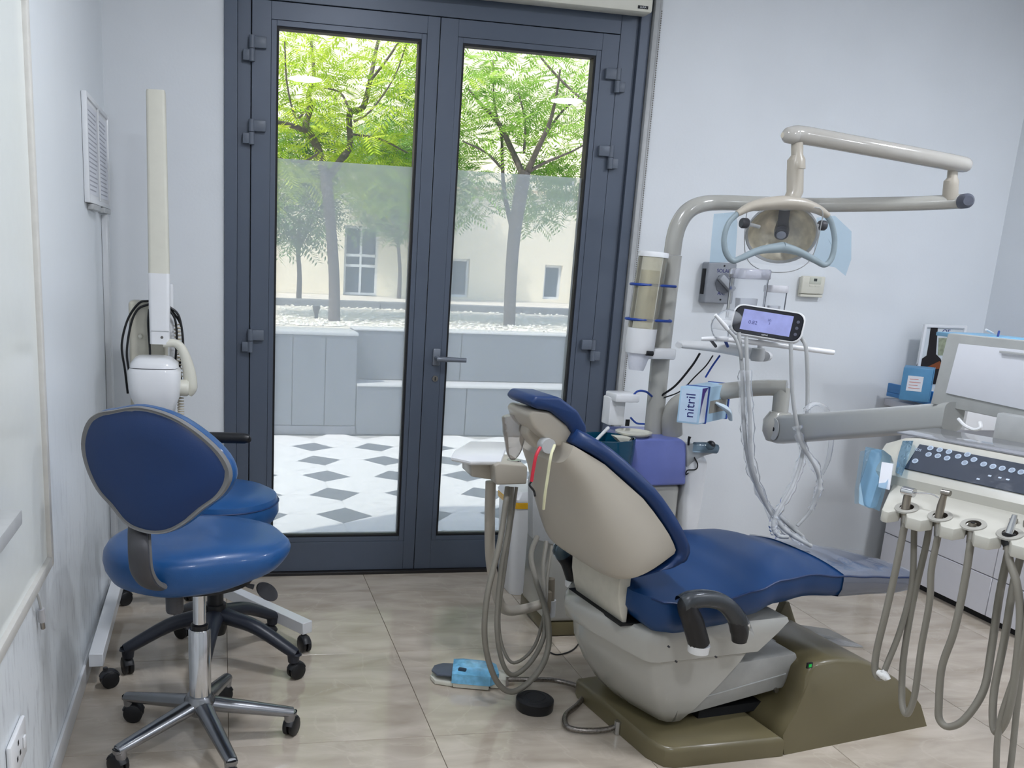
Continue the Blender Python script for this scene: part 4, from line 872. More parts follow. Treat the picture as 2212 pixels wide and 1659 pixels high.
T([(1722, 308, UYb), (1722, 335, UYb), (1720, 345, UYb), (1720, 365, UYb), (1718, 366, UYb), (1717, 415, UYb), (1706, 440, UYb-.01)], [12*k1, 12*k1, 18*k1, 18.5*k1, 17*k1, 17*k1, 16*k1], 'lamp_stem', beige, ol_, seg=20, res=1)
HY = UYb-.03; hk = scl(PY(1688, 500, HY))
obj('stem_block', MB().prism([PY(1672, 424, HY), PY(1722, 426, HY), PY(1726, 436, HY), PY(1672, 438, HY)], Vector((0, .06, 0)), .004), beige, ol_)
hd_ = ol_
FYo = HY-.09
# handle frame
T([(1592, 462, FYo), (1620, 447, FYo), (1650, 441, FYo), (1690, 438, FYo), (1730, 441, FYo), (1765, 452, FYo), (1788, 466, FYo)], [8*hk, 12*hk, 16*hk, 18*hk, 16*hk, 12*hk, 8*hk], 'handle_bar', beige, hd_, seg=16, res=5, sq=.8)
for pts in ([(1594, 461, FYo), (1574, 482, FYo), (1564, 515, FYo), (1568, 545, FYo), (1582, 563, FYo), (1600, 558, FYo), (1640, 541, FYo), (1690, 534, FYo)],
            [(1786, 465, FYo), (1797, 485, FYo), (1803, 520, FYo), (1797, 556, FYo), (1782, 572, FYo), (1762, 563, FYo), (1725, 544, FYo), (1690, 534, FYo)]):
    T(pts, [6*hk, 5.5*hk, 5.5*hk, 6*hk, 6*hk, 6.5*hk, 8*hk, 11*hk], 'handle', mat('grey_teal_plastic', (138, 152, 158), .35), hd_, seg=14, res=6)
# reflector bowl facing down towards the patient and the camera
hc_ = PY(1688, 505, HY); axis = ((O-hc_).normalized()*.80+Vector((-.05, -.1, -.62))).normalized(); ry_ = Vector((0, 0, 1)); ry_ = (ry_-axis*ry_.dot(axis)).normalized(); RM = basis(hc_, ry_.cross(axis), ry_, axis)
rr = 72*hk
obj('reflector_shell', MB().lathe([(0, -.085), (rr*.45, -.082), (rr*.8, -.055), (rr*.99, -.01), (rr*1.03, .005), (rr*1.0, .008), (rr*.95, 0)], 36, RM, cap=False), greyp, hd_)
obj('reflector', MB().lathe([(rr*.99, .004), (rr*.88, -.022), (rr*.7, -.05), (rr*.42, -.072), (0, -.078)], 36, RM, cap=False), mat('gold_tinted_mirror', (222, 214, 192), .3, metal=.45, var=.3, scale=22), hd_)
obj('bulb_housing', MB().lathe([(0, -.06), (.020, -.06), (.024, -.02), (.022, .004), (.017, .008), (0, .006)], 24, RM), mat('dark_lamp_core', (56, 58, 66), .3), hd_)
obj('bulb_bracket', MB().box((-.017, .0, -.045), (.017, rr*.9, -.01), .003, M=RM @ Matrix.Rotation(R(0), 4, 'Z')), darkg, hd_)
obj('bulb_lens', MB().lathe([(0, .011), (.011, .0105), (.015, .008), (0, .006)], 22, RM), mat('bulb_glass', (150, 156, 168), .1, coat=.5), hd_)
obj('front_glass', MB().grid(10, 8, lambda u, v: RM @ Vector(((u-.5)*2*rr*(1.02-.18*abs(v-.5)), (v-.5)*1.9*rr, .03-.02*(2*u-1)**2))), clearp, hd_, 'clear curved front shield')
obj('shield_rim', MB().tube([RM @ Vector((x, y, z)) for x, y, z in ((-rr*.93, rr*.95, .01), (0, rr*.97, .03), (rr*.93, rr*.95, .01), (rr*1.04, rr*.3, .012), (rr*.95, -rr*.7, .012), (rr*.6, -rr*1.12, .02), (0, -rr*1.2, .03), (-rr*.6, -rr*1.12, .02), (-rr*.95, -rr*.7, .012), (-rr*1.04, rr*.3, .012))], .0016, seg=6, res=5, closed=True), greyp, hd_)
for x, y in ((1608, 482), (1776, 487)):
    c = PY(x, y, HY-.02); obj('knob', MB().lathe([(0, -.012), (.014, -.012), (.0165, -.008), (.0165, .008), (.014, .012), (0, .012)], 20, Matrix.Translation(c) @ Matrix.Rotation(pi/2, 4, 'Y')), darkg, hd_)
    x2 = 1640 if x < 1700 else 1745; obj('knob_shaft', MB().cyl(c, PY(x2, 490, HY-.005), .006, seg=10), greyp, hd_)
def sheet(nm, pts, th, m_, par, lab=None, Yf=None, wav=.004):
    """film sheet with a little thickness from a pixel outline at plane Y, triangulated fan about its centre with waves"""
    P = [PY(*p) for p in pts]; c = sum(P, Vector())/len(P); n = len(P); mb = MB(); ringp = []
    for s_ in (0.0, .35, .7, 1.0): ringp.append([c.lerp(p, max(s_, .001))+Vector((0, wav*sin(7*s_+i*1.7), 0)) for i, p in enumerate(P)])
    mb.loft(ringp, cap=False); return obj(nm, mb, m_, par, lab)
sheet('handle_sleeve', [(1543, 462, HY), (1588, 458, HY), (1592, 480, HY), (1588, 560, HY), (1583, 566, HY), (1533, 568, HY), (1536, 510, HY)], .001, bluew, hd_, 'light blue film sleeve on the left handle')
sheet('handle_sleeve', [(1765, 470, HY+.02), (1805, 466, HY+.02), (1838, 500, HY+.02), (1838, 560, HY+.02), (1828, 596, HY+.02), (1805, 578, HY+.02), (1775, 572, HY+.02), (1757, 560, HY+.02)], .001, bluew, hd_, 'light blue film sleeve on the right handle')

# ================================================================== CUP DISPENSER
DY = 3.17
t = thing('cup_dispenser', 'clear cup tube with white funnel strapped to the lamp pole by two blue bands', 'dispenser', PY(1395, 700, DY))
kd = scl(PY(1400, 620, DY)); ax0 = PY(1412, 548, DY); ax1 = PY(1387, 712, DY); r0 = 31*kd
def rings(a, b, prof, seg=28):
    d = (b-a); L = d.length; M = align(a, d/L); return MB().lathe([(r, z*L) for r, z in prof], seg, M)
obj('tube', rings(ax0, ax1, [(r0, 0), (r0, 1), (r0*.97, 1), (r0*.97, 0)]), thin('yellowed_clear_tube', (236, 230, 206), .3, .05, .3, diff=.25), t)
obj('lid', rings(ax0+(ax0-ax1)*.02, ax0+(ax1-ax0)*.045, [(0, 0), (r0*1.02, 0), (r0*1.05, .3), (r0*1.05, 1), (0, 1)]), white, t)
obj('funnel', rings(ax1-(ax1-ax0)*.02, PY(1380, 762, DY), [(0, 0), (r0*1.03, 0), (r0*1.03, .7), (r0*.95, 1), (0, 1)]), white, t)
bnd = [PY(1402, 615, DY), PY(1391, 690, DY)]
for q, (xx_, yy_) in zip(bnd, ((1440, 618), (1430, 692))):
    e_ = PY(xx_, yy_, DY+.02); pts = []
    for k in range(12):
        an = pi/2+pi*k/11; pts.append(Vector((q.x-.006+r0*1.06*cos(an), q.y+.01+r0*1.06*sin(an), q.z)))
    pts += [Vector((e_.x+.012, DY-.025+.0, e_.z)), Vector((e_.x+.026, DY+.05, e_.z)), Vector((e_.x, DY+.085, e_.z))]
    obj('blue_band', MB().tube(pts, .0048, seg=8, res=3, closed=True), bandm, t)
for k in range(7):
    f = .22+.09*k; c = ax0.lerp(ax1, f); d = (ax1-ax0).normalized()
    obj('paper_cup', MB().lathe([(r0*.80, -.018), (r0*.84, -.020), (r0*.62, .03), (0, .03)] if 0 else [(r0*.86, 0), (r0*.84, .004), (r0*.62, .038), (r0*.6, .038), (r0*.82, 0)], 22, align(c, d), cap=False), mat('cream_paper_cup', (226, 220, 196), .6), t)
lc = PY(1380, 762, DY); le = PY(1374, 799, DY); d = (le-lc); obj('paper_cup', rings(lc, le, [(0, 0), (r0*.82, 0), (r0*.52, 1), (0, 1)]), mat('white_cup', (222, 224, 232), .5), t, 'white cup at the outlet')

# ================================================================== SIDE ARM, SCALER SCREEN, HOSES
ta_ = thing('instrument_arm', 'white clamp-on bracket arm with thin holder bar carrying the small screen', 'arm', PY(1430, 765, 3.17))
AY = 3.12
obj('pole_clamp', MB().box((PY(1408, 765, AY).x, 3.15, PY(1410, 778, AY).z), (PY(1470, 765, AY).x, 3.28, PY(1410, 755, AY).z), .006, 2), white, ta_)
obj('clamp_screw', MB().cyl(PY(1396, 763, AY), PY(1410, 764, AY), .009, seg=12), blackp, ta_)
obj('arm_bar', MB().tube([PY(*v) for v in [(1466, 746, AY), (1480, 744, AY), (1560, 752, 3.0), (1645, 768, 2.84), (1652, 770, 2.82)]], [.015, .020, .023, .026, .020], seg=16, res=4, sq=.75), white, ta_)
obj('arm_pivot', MB().lathe([(0, -.012), (.02, -.012), (.024, 0), (.02, .03), (0, .03)], 20, Matrix.Translation(PY(1636, 772, 2.82))), greyp, ta_)
obj('holder_bar', MB().tube([PY(*v) for v in [(1515, 732, 2.78), (1560, 732, 2.76), (1650, 742, 2.74), (1790, 760, 2.72), (1796, 761, 2.72)]], [.006, .0085, .0085, .0085, .006], seg=12, res=4), white, ta_)
obj('clamp_screw', MB().cyl(PY(1536, 735, 2.79), PY(1546, 748, 2.84), .005, seg=8), darkg, ta_)
obj('clamp_screw', MB().cyl(PY(1566, 735, 2.78), PY(1572, 748, 2.82), .005, seg=8), bandm, ta_)
# small screen unit
sc = PY(1658, 698, 2.70); kk = scl(sc)
sn = ((O-sc).normalized()+Vector((0, 0, .12))).normalized(); sx = (PN(1728, 712, sc, sn)-PN(1590, 690, sc, sn)).normalized(); sy = sn.cross(sx)
sx = (sx-sn*sx.dot(sn)).normalized(); sy = sn.cross(sx)
tl = thing('touch_screen_unit', 'small tilted touch screen unit with hanging sleeved hoses, on the holder bar', 'screen', sc)
def panel(w, h, r, d0, d1, nm, m_, par, off=(0, 0), lab=None, wv=0.):
    o = rrect(w, h, r, 6); return obj(nm, MB().loft([[sc+sx*(x*f+off[0])+sy*(y*f+off[1])+sn*d for x, y in o] for d, f in ((d0, .96), (d0+.004, 1), (d1-.003, 1), (d1, .975))]), m_, par, lab)
Wd = 148*kk; Hd = 66*kk
panel(Wd, Hd, .028, -.055, .0, 'housing', white, tl)
scr = panel(Wd*.955, Hd*.90, .026, -.002, .002, 'black_front', mat('glossy_black', (20, 20, 30), .1, coat=.6), tl)
disp = obj('display', MB().box((-Wd*.36, -Hd*.33, .0021), (Wd*.33, Hd*.34, .0026), M=basis(sc, sx, sy, sn)), mat('lit_display', (150, 155, 205), .2, var=.1, scale=30, emis=(140, 148, 205), es=.12), scr, smooth_=False)
TM = basis(sc+sn*.0027, sx, sy, sn)
inkb = mat('dark_display_ink', (70, 74, 130), .5)
text('readout', '0.82', TM @ Matrix.Translation((-Wd*.20, -Hd*.06, 0)), .016, inkb, disp)
text('readout', '20:\n 3', TM @ Matrix.Translation((Wd*.02, .004, 0)), .010, inkb, disp)
text('lettering', 'REFINE', TM @ Matrix.Translation((0, -Hd*.40, -.0004)), .0062, white, scr)
for k in range(3): obj('button', MB().lathe([(0, 0), (.005, 0), (.005, .0008), (0, .0008)], 16, TM @ Matrix.Translation((Wd*.405, Hd*(.18-.2*k), -.0008))), mat('button_grey', (80, 82, 96), .3), scr)
# hoses hanging from it, in wrinkled sleeves
HQ = [[(1612, 728, 2.66), (1614, 800, 2.64), (1620, 900, 2.62), (1624, 1000, 2.60), (1650, 1080, 2.58), (1690, 1140, 2.56), (1745, 1176, 2.54), (1752, 1178, 2.54)],
      [(1596, 718, 2.68), (1603, 800, 2.66), (1606, 900, 2.64), (1618, 1000, 2.62), (1650, 1080, 2.60), (1700, 1130, 2.58), (1735, 1160, 2.56)],
      [(1708, 742, 2.64), (1712, 850, 2.62), (1722, 920, 2.60), (1732, 960, 2.58), (1762, 1010, 2.56), (1770, 1050, 2.55), (1752, 1100, 2.55), (1722, 1136, 2.55)],
      [(1730, 728, 2.66), (1742, 760, 2.64), (1744, 880, 2.62), (1734, 980, 2.60), (1712, 1050, 2.57), (1678, 1110, 2.55), (1670, 1140, 2.54), (1682, 1158, 2.53), (1702, 1160, 2.53)]]
for k, q in enumerate(HQ):
    ho = T(q, .0062, 'hose', hosel, tl, seg=10, res=7)
    qs = q[1:-1] if k < 2 else q[2:-1]; Pq, _ = smooth([PY(*v) for v in qs], [1]*len(qs), 8); rn = random.Random(k)
    obj('hose_sleeve', MB().tube(Pq, [.0115+rn.uniform(-.004, .005) for _ in Pq], seg=9, res=1, cap=False), wrapm, ho)
obj('loose_sleeve', MB().tube([PY(*v) for v in [(1740, 885, 2.6), (1758, 872, 2.6), (1776, 876, 2.6), (1788, 890, 2.6), (1796, 940, 2.6), (1790, 990, 2.6), (1776, 1025, 2.6)]], [.012, .014, .013, .012, .012, .010, .006], seg=12, res=6, cap=False, sq=.5), wrapm, tl)
obj('pen_handpiece', MB().tube([PY(1545, 680, 2.68), PY(1566, 704, 2.68), PY(1572, 712, 2.68)], [.005, .0075, .006], seg=12, res=1), white, tl)
T([(1572, 712, 2.68), (1588, 730, 2.67), (1598, 756, 2.66), (1602, 775, 2.66)], .005, 'hose', hosel, tl, seg=10, res=5)
obj('housing_wrap', MB().tube([PY(*v) for v in [(1560, 735, 2.76), (1556, 705, 2.76), (1572, 688, 2.76), (1596, 690, 2.76)]], [.02, .03, .03, .02], seg=12, res=5, cap=False), wrapm, tl)
# clear bottles standing behind the screen
def jar(nm, lab, x0, x1, yt, yb, Y, rnd_=True, group=None):
    a = PY(x0, yb, Y); b = PY(x1, yb, Y); top = PY((x0+x1)/2, yt, Y); c = (a+b)/2; w_ = (b.x-a.x)/2; h_ = top.z-c.z
    t_ = thing(nm, lab, 'container', c)
    o = [Vector((p[0], p[1], 0)) for p in sell(w_, w_*.8, 4 if not rnd_ else 2, 28)]
    def s_(f, z): return [Vector((c.x+p.x*f, c.y+p.y*f, c.z+z)) for p in o]
    obj('body', MB().loft([s_(.92, 0), s_(.95, h_*.88), s_(.92, h_*.88), s_(.89, .003)], cap=True), clearp, t_)
    obj('lid', MB().loft([s_(.98, h_*.80), s_(1.03, h_*.82), s_(1.03, h_*.97), s_(.98, h_), s_(.3, h_)]), thin('frosted_lid', (226, 226, 236), .4, .15, .3, diff=.3) if not rnd_ else mat('grey_lid', (196, 196, 200), .35), t_)
    obj('insert', MB().loft([s_(.5, .004), s_(.55, h_*.42), s_(.53, h_*.42), s_(.48, .006)]), thin('inner_clear', (236, 238, 242), .3, .05, .3, diff=.35), t_)
    return t_
jar('cotton_dispenser', 'tall clear square container left behind the small screen', 1572, 1642, 580, 690, 2.86, False)
jar('water_bottle', 'shorter clear round container with grey lid right behind the small screen', 1644, 1691, 616, 692, 2.86, True)
sp_ = PY(1625, 696, 2.86); obj('rear_shelf', MB().box((PY(1560, 690, 2.86).x, 2.80, sp_.z-.030), (PY(1700, 690, 2.86).x, 2.93, PY(1640, 690, 2.86).z-.006), .004), white, ta_)
obj('shelf_post', MB().cyl(PY(1640, 770, 2.84), Vector((PY(1640, 770, 2.84).x, 2.84, sp_.z-.02)), .01, seg=12), white, ta_)

# ================================================================== GLOVE BOX
GY = 2.95
gb_ = thing('glove_box', 'light blue and white glove box with blue bands hanging beside the lamp pole', 'box', PY(1520, 870, GY))
f0, f1, f2, f3 = PY(1461, 836, GY), PY(1461, 912, GY), PY(1508, 917, GY), PY(1507, 838, GY)       # end face
dvec = PY(1594, 813, GY-.0)-PY(1512, 838, GY); dvec = Vector((dvec.x*.93, .14, dvec.z*.0+.0))
ex = (f3-f0); ez_ = (f1-f0); L = .115
# box axes: width w (end face), length l (to the right), height z
wv_ = Vector((.0, 0, 0)); ew = (f3-f0); ew.z = 0; hgt = f0.z-f1.z; lw = ew.length
wd = Vector((.80, -.60, 0)); ld = Vector((.80, .60, 0)).normalized()
p0 = PY(1461, 912, GY)
def solve(px_, d):   # length along horizontal dir d from p0 so that it lands on pixel column px_
    lo, hi = 0., .6
    for _ in range(40):
        mdl = (lo+hi)/2; v = p0+d*mdl-O; x = FPX*v.dot(RT)/v.dot(FW)+CX
        if x < px_: lo = mdl
        else: hi = mdl
    return lo
Lw = solve(1508, wd); Ll = .235
BM = basis(p0, wd, ld, Vector((0, 0, 1))); hgt = PY(1461, 834, GY).z-p0.z
lbm = mat('pale_blue_card', (176, 208, 230), .45, var=.04, scale=12); wcm = mat('white_card', (226, 232, 240), .45)
gbx = obj('carton', MB().box((0, 0, 0), (Lw, Ll, hgt), .002, M=BM), lbm, gb_)
obj('side_print', MB().prism([BM @ Vector((Lw+.0004, y, z)) for y, z in ((.002, .004), (.05, .004), (.05, hgt*.98), (.03, hgt*.85), (.012, hgt*.5))], BM.to_3x3() @ Vector((.0004, 0, 0))), wcm, gbx, smooth_=False)
obj('violet_print', MB().prism([BM @ Vector((Lw+.0005, y, z)) for y, z in ((.002, hgt*.99), (.045, hgt*.99), (.025, hgt*.85), (.010, hgt*.5), (.003, hgt*.25))], BM.to_3x3() @ Vector((.0004, 0, 0))), mat('violet_print', (70, 40, 130), .45), gbx, smooth_=False)
obj('end_print', MB().box((.006, -.0006, .006), (Lw-.006, -.0001, hgt-.006), M=BM), mat('pale_card', (196, 216, 236), .45, var=.05), gbx, smooth_=False)
text('lettering', 'nitril', BM @ Matrix.Translation((Lw*.55, -.0008, hgt*.5)) @ Matrix.Rotation(pi/2, 4, 'X') @ Matrix.Rotation(pi/2, 4, 'Z'), hgt*.36, mat('navy_ink', (40, 44, 110), .5), gbx)
text('lettering', 'XS', BM @ Matrix.Translation((Lw+.001, Ll*.82, hgt*.75)) @ Matrix.Rotation(pi/2, 4, 'Z') @ Matrix.Rotation(pi/2, 4, 'X'), .014, mat('navy_ink', (40, 44, 110), .5), gbx)
for y in (.052, Ll-.006): obj('blue_band', ring(0, 0, 1, 1, .1, 0, 1) if 0 else MB().box((-.002, y-.005, -.002), (Lw+.003, y+.005, .0)).box((-.002, y-.005, hgt), (Lw+.003, y+.005, hgt+.002)).box((-.002, y-.005, -.002), (0, y+.005, hgt+.002)).box((Lw+.0012, y-.005, -.002), (Lw+.003, y+.005, hgt+.002)).xf(BM), bandm, gb_)
gl = BM @ Vector((Lw+.004, Ll*.60, hgt*.45))
obj('opening', MB().box((Lw+.0005, .075, hgt*.25), (Lw+.0015, Ll-.02, hgt*.6), M=BM), mat('grey_opening', (150, 148, 140), .6), gbx)
obj('glove', MB().tube([gl+Vector((-.02, -.01, .01)), gl+Vector((.01, -.02, -.005)), gl+Vector((.03, -.02, -.02)), gl+Vector((.045, -.015, -.05))], [.010, .022, .020, .012], seg=12, res=5, sq=.45), mat('pale_glove', (206, 222, 232), .5, bump=.6, bscale=80), gb_, 'pale glove pulled half out')

# ================================================================== DELIVERY UNIT (instrument table on its arm)
E1 = Vector((.361, -.9325, 0)).normalized(); N1 = Vector((-.9325, -.361, 0)).normalized(); T0 = Vector((1.355, 1.641, 0))
def TN(x, y, n): return PN(x, y, T0+N1*n, N1)
def TL(e, n, z): return T0+E1*e+N1*n+Vector((0, 0, z))
du = thing('delivery_unit', 'beige instrument table with keypad, light box and hanging handpieces at the right', 'dental unit', TL(.2, -.2, .9))
EW = .52
# body: section in (n, z), from left e offset to right
def body(secs, nm, m_, e0f, e1=EW, ang=30, bev=.004):
    return obj(nm, MB().prism([TL(e0f, n, z) for n, z in secs], E1*(e1-e0f), bev, 2), m_, du, ang=ang)
# upper body with a chamfered left end (plan outline)
up = [(-.118, -.165), (-.045, -.105), (EW, -.105), (EW, -.36), (-.09, -.36), (-.135, -.30)]
def tlo(out, lay): 
    cx_ = sum(p[0] for p in out)/len(out); cy_ = sum(p[1] for p in out)/len(out)
    return MB().loft([[TL(e+(cx_-e)*ie/abs(cx_+.13), n+dn*(1 if n > -.15 else 0), z) for e, n in out] for ie, dn, z in lay])
cm = beige
prof = [(-.105, .945), (-.103, .968), (-.112, .980), (-.166, 1.040), (-.175, 1.046), (-.36, 1.046), (-.375, 1.03), (-.375, .945)]
def profsec(e, sc_): return [TL(e, -.24+(n+.24)*sc_, .945+(z-.945)*(sc_*.75+.25)) for n, z in prof]
obj('console_body', MB().loft([profsec(-.135, .50), profsec(-.128, .62), profsec(-.075, .93), profsec(-.045, 1), profsec(EW, 1)]), cream if 0 else mat('warm_white_plastic', (190, 188, 178), .32, coat=.2, var=.01), du, ang=28)
kd_ = Vector((0, 0, 0)); ka = TL(0, -.1135, .981); kb_ = TL(0, -.1645, 1.0375); kz = (kb_-ka).normalized(); kn_ = E1.cross(kz)
if kn_.dot(O-ka) < 0: kn_ = -kn_
KM = basis(TL(-.02, -.1135, .9815)+kn_*.0012, E1, kz, kn_); kh = (kb_-ka).length
kp = obj('keypad', MB().box((-.012, .004, 0), (EW-.0, kh-.004, .0022), .0006, 1, M=KM), mat('slate_keypad', (22, 36, 56), .55, coat=.0, var=.06, scale=20), du)
ib = mat('keypad_icon', (176, 190, 206), .4); ig = mat('icon_centre', (120, 134, 154), .4)
def kpx(x, y):  # pixel -> keypad coordinates
    p = PN(x, y, KM.translation+kn_*.0022, kn_); v = KM.inverted() @ p; return v.x, v.y
btn = [(2010, 968), (2030, 972), (2050, 976), (2006, 982), (2026, 985), (2046, 990), (2070, 986), (2084, 1000), (2104, 993), (2090, 982), (2125, 1003), (2145, 1008), (2165, 1012), (2186, 1016), (2206, 1020), (1977, 996)]
for x, y in btn:
    u_, v_ = kpx(x, y); o_ = obj('button', MB().lathe([(0, 0), (.0062, 0), (.0062, .0008), (.0048, .0012), (0, .0012)], 18, KM @ Matrix.Translation((u_, v_, .0022))), ib, kp)
    obj('button_face', MB().lathe([(0, 0), (.0038, 0), (.0036, .0004), (0, .0004)], 14, KM @ Matrix.Translation((u_, v_, .0034))), ig, o_)
u_, v_ = kpx(1983, 972); text('lettering', 'SDS', KM @ Matrix.Translation((u_, v_, .0023)), .009, ib, kp)
for x, y in ((2113, 1035), (2138, 1028), (2160, 1032), (2177, 1036)):
    u_, v_ = kpx(x, y); obj('indicator', MB().box((-.003, -.0018, 0), (.003, .0018, .0006), M=KM @ Matrix.Translation((u_, v_, .0022))), ib, kp)
obj('keypad_film', MB().grid(24, 4, lambda u, v: KM @ Vector((-.028+u*(EW+.02), -.006+v*(kh+.010), .0052+.0012*sin(u*31+v*5)))), thin('film_over_keypad', (214, 226, 238), .1, .1, .04, diff=.0, bump=.4, bscale=30), du, 'clear film stretched over the keypad')
obj('glass_shelf', MB().box((-.10, -.345, 1.0465), (EW, -.185, 1.0505), .001, M=basis(T0, E1, N1, Vector((0, 0, 1)))), mat('grey_glass_tray', (128, 130, 136), .12, coat=.6), du)
# holder deck: comb with octagonal notches
hx_ = [.034, .103, .168, .235, .302, .37, .438]
deck = [(0.0, .0)]; outl = [(-.045, -.105), (-.003, -.004), (.004, 0)]
for h_ in hx_: outl += [(h_-.020, 0), (h_-.006, -.018), (h_-.011, -.032), (h_-.008, -.044), (h_+.008, -.044), (h_+.011, -.032), (h_+.006, -.018), (h_+.020, 0)]
outl += [(EW, 0), (EW, -.105)]
def deckz(n, top): return (.912+(-n)*.36) if top else (.888+(-n)*.30)
dk = MB(); nO = len(outl); 
dk.v = [TL(e, n, deckz(n, True)) for e, n in outl]+[TL(e, n, deckz(n, False)) for e, n in outl]
bmv = bmesh.new(); va = [bmv.verts.new(v) for v in dk.v]; bmv.faces.new(va[:nO]); bmv.faces.new(va[nO:][::-1])
for i in range(nO): bmv.faces.new((va[i], va[nO+i], va[nO+(i+1) % nO], va[(i+1) % nO]))
bmesh.ops.recalc_face_normals(bmv, faces=bmv.faces); bmesh.ops.bevel(bmv, geom=bmv.edges[:], offset=.0022, segments=2, affect='EDGES', profile=.5, clamp_overlap=True)
bmesh.ops.triangulate(bmv, faces=[f for f in bmv.faces if len(f.verts) > 6])
obj('holder_deck', MB().bm(bmv), mat('warm_white_plastic', (190, 188, 178), .32), du, ang=25)
cupm = mat('dark_cup', (70, 64, 58), .4); rimm = mat('cup_rim', (160, 158, 150), .35)
for k, h_ in enumerate(hx_[:6]):
    c = TL(h_, -.030, deckz(-.03, True)+.001); nrm = (Vector((0, 0, 1))+N1*.36).normalized(); M_ = align(c, nrm)
    o_ = obj('holder_cup', MB().lathe([(.0235, -.002), (.0225, .0012), (.0135, .0016), (.0125, -.010), (.011, -.030), (0, -.030)], 24, M_, cap=False), rimm, du)
    obj('cup_liner', MB().lathe([(.0133, .0018), (.0120, -.006), (.0105, -.026), (0, -.026)], 22, M_, cap=False), cupm, o_)
# handpieces
def hand(k, top, nm, m_, r=.0075):
    c = TL(hx_[k], -.026, deckz(-.026, True)); b_ = TN(*((1955, 1132), (2028, 1152), (2098, 1167), (2178, 1182))[k], -.02)
    return c, b_
hpm = mat('satin_handpiece', (140, 132, 120), .28, metal=.8)
c, b_ = hand(0, 0, '', 0); tp_ = TN(1962, 1062, -.03)
g = obj('syringe', MB().tube([b_, c, tp_+Vector((0, 0, -.008)), tp_], [.007, .0085, .0075, .009], seg=14, res=3), hpm, du)
obj('syringe_head', MB().cyl(tp_+E1*-.011, tp_+E1*.013, .0095, seg=18), chrome, g); obj('syringe_button', MB().cyl(tp_+E1*-.014, tp_+E1*-.010, .006, seg=14), seamm, g)
T_ = [tp_+E1*.013, TN(2010, 1067, -.03), TN(2028, 1076, -.03)]
obj('syringe_tip', MB().tube(T_, [.0018, .0016, .0012], seg=8, res=4), chrome, g)
c, b_ = hand(1, 0, '', 0); tp_ = TN(2042, 1064, -.03)
g = obj('handpiece', MB().tube([b_, c, TN(2033, 1092, -.03), TN(2040, 1068, -.03)], [.006, .0075, .0075, .0055], seg=14, res=3), hpm, du); obj('handpiece_head', MB().cyl(tp_+E1*-.007, tp_+E1*.010, .0058, seg=16), steel, g)
c, b_ = hand(2, 0, '', 0)
g = obj('hose_coupling', MB().tube([b_, c+Vector((0, 0, -.01)), c+Vector((0, 0, .006))], [.007, .0072, .0066], seg=16, res=1), hpm, du); obj('coupling_bore', MB().lathe([(0, 0), (.004, 0), (.004, .0015), (0, .0015)], 12, Matrix.Translation(c+Vector((0, 0, .0062)))), seamm, g)
c, b_ = hand(3, 0, '', 0); tp_ = TN(2192, 1112, -.03)
g = obj('scaler_coupling', MB().tube([b_, c+Vector((0, 0, -.012)), c+Vector((0, 0, .004))], [.008, .012, .0115], seg=18, res=1), blackp, du); obj('scaler_tip', MB().tube([c+Vector((0, 0, .004)), tp_+Vector((0, 0, -.006)), tp_], [.0075, .0055, .0045], seg=14, res=1), chrome, g)
for k in (0, 1, 2, 3): c, b_ = hand(k, 0, '', 0); obj('hose_ferrule', MB().cyl(b_+Vector((0, 0, -.006)), b_+(c-b_)*.55, .0080, seg=16), steel, du)
def TH_(pts, r, m_=None): return obj('handpiece_hose', MB().tube([TN(x, y, n) for x, y, n in pts], r, seg=12, res=7), m_ or hosem, du)
TH_([(1955, 1130, -.02), (1935, 1230, -.01), (1912, 1330, .0), (1895, 1400, .0), (1890, 1440, .0), (1895, 1462, .0), (1906, 1462, -.005)], .0072)
TH_([(1975, 1140, -.06), (1970, 1260, -.05), (1945, 1360, -.03), (1918, 1430, -.01), (1908, 1455, -.005)], .0062)
obj('knot_tape', MB().tube([TN(1896, 1452, .005), TN(1908, 1458, .005), TN(1918, 1466, .005), TN(1905, 1448, .008)], [.006, .010, .006, .004], seg=10, res=4), mat('white_tape', (224, 224, 222), .6, bump=.5), du, 'white tape tied round the hose bend')
TH_([(2028, 1150, -.02), (2012, 1230, -.02), (2008, 1300, -.02), (1990, 1400, -.02), (1976, 1500, -.02), (1962, 1540, -.02), (1952, 1535, -.02), (1948, 1500, -.03), (1952, 1420, -.04), (1972, 1300, -.05), (2000, 1180, -.06), (2010, 1120, -.07)], .0066)
TH_([(2098, 1165, -.02), (2085, 1250, -.01), (2062, 1360, .0), (2035, 1440, .0), (2028, 1520, .0), (2030, 1555, .0), (2050, 1570, .0), (2085, 1552, -.01), (2125, 1490, -.03), (2142, 1400, -.05), (2160, 1280, -.06), (2183, 1170, -.065), (2190, 1120, -.07)], .0072)
TH_([(2178, 1180, -.02), (2182, 1215, -.01), (2196, 1260, .0), (2204, 1330, .0), (2195, 1440, .0), (2178, 1540, .0), (2155, 1582, -.01), (2145, 1560, -.02), (2148, 1490, -.03), (2170, 1380, -.04), (2190, 1260, -.05), (2214, 1170, -.065), (2220, 1125, -.07)], .0070)
TH_([(2225, 1260, .0), (2214, 1370, .0), (2195, 1450, .0), (2160, 1560, .0), (2152, 1659, .0), (2156, 1720, -.01), (2172, 1720, -.02), (2185, 1640, -.03), (2200, 1500, -.04), (2225, 1300, -.05), (2250, 1190, -.065), (2255, 1130, -.07)], .0058)
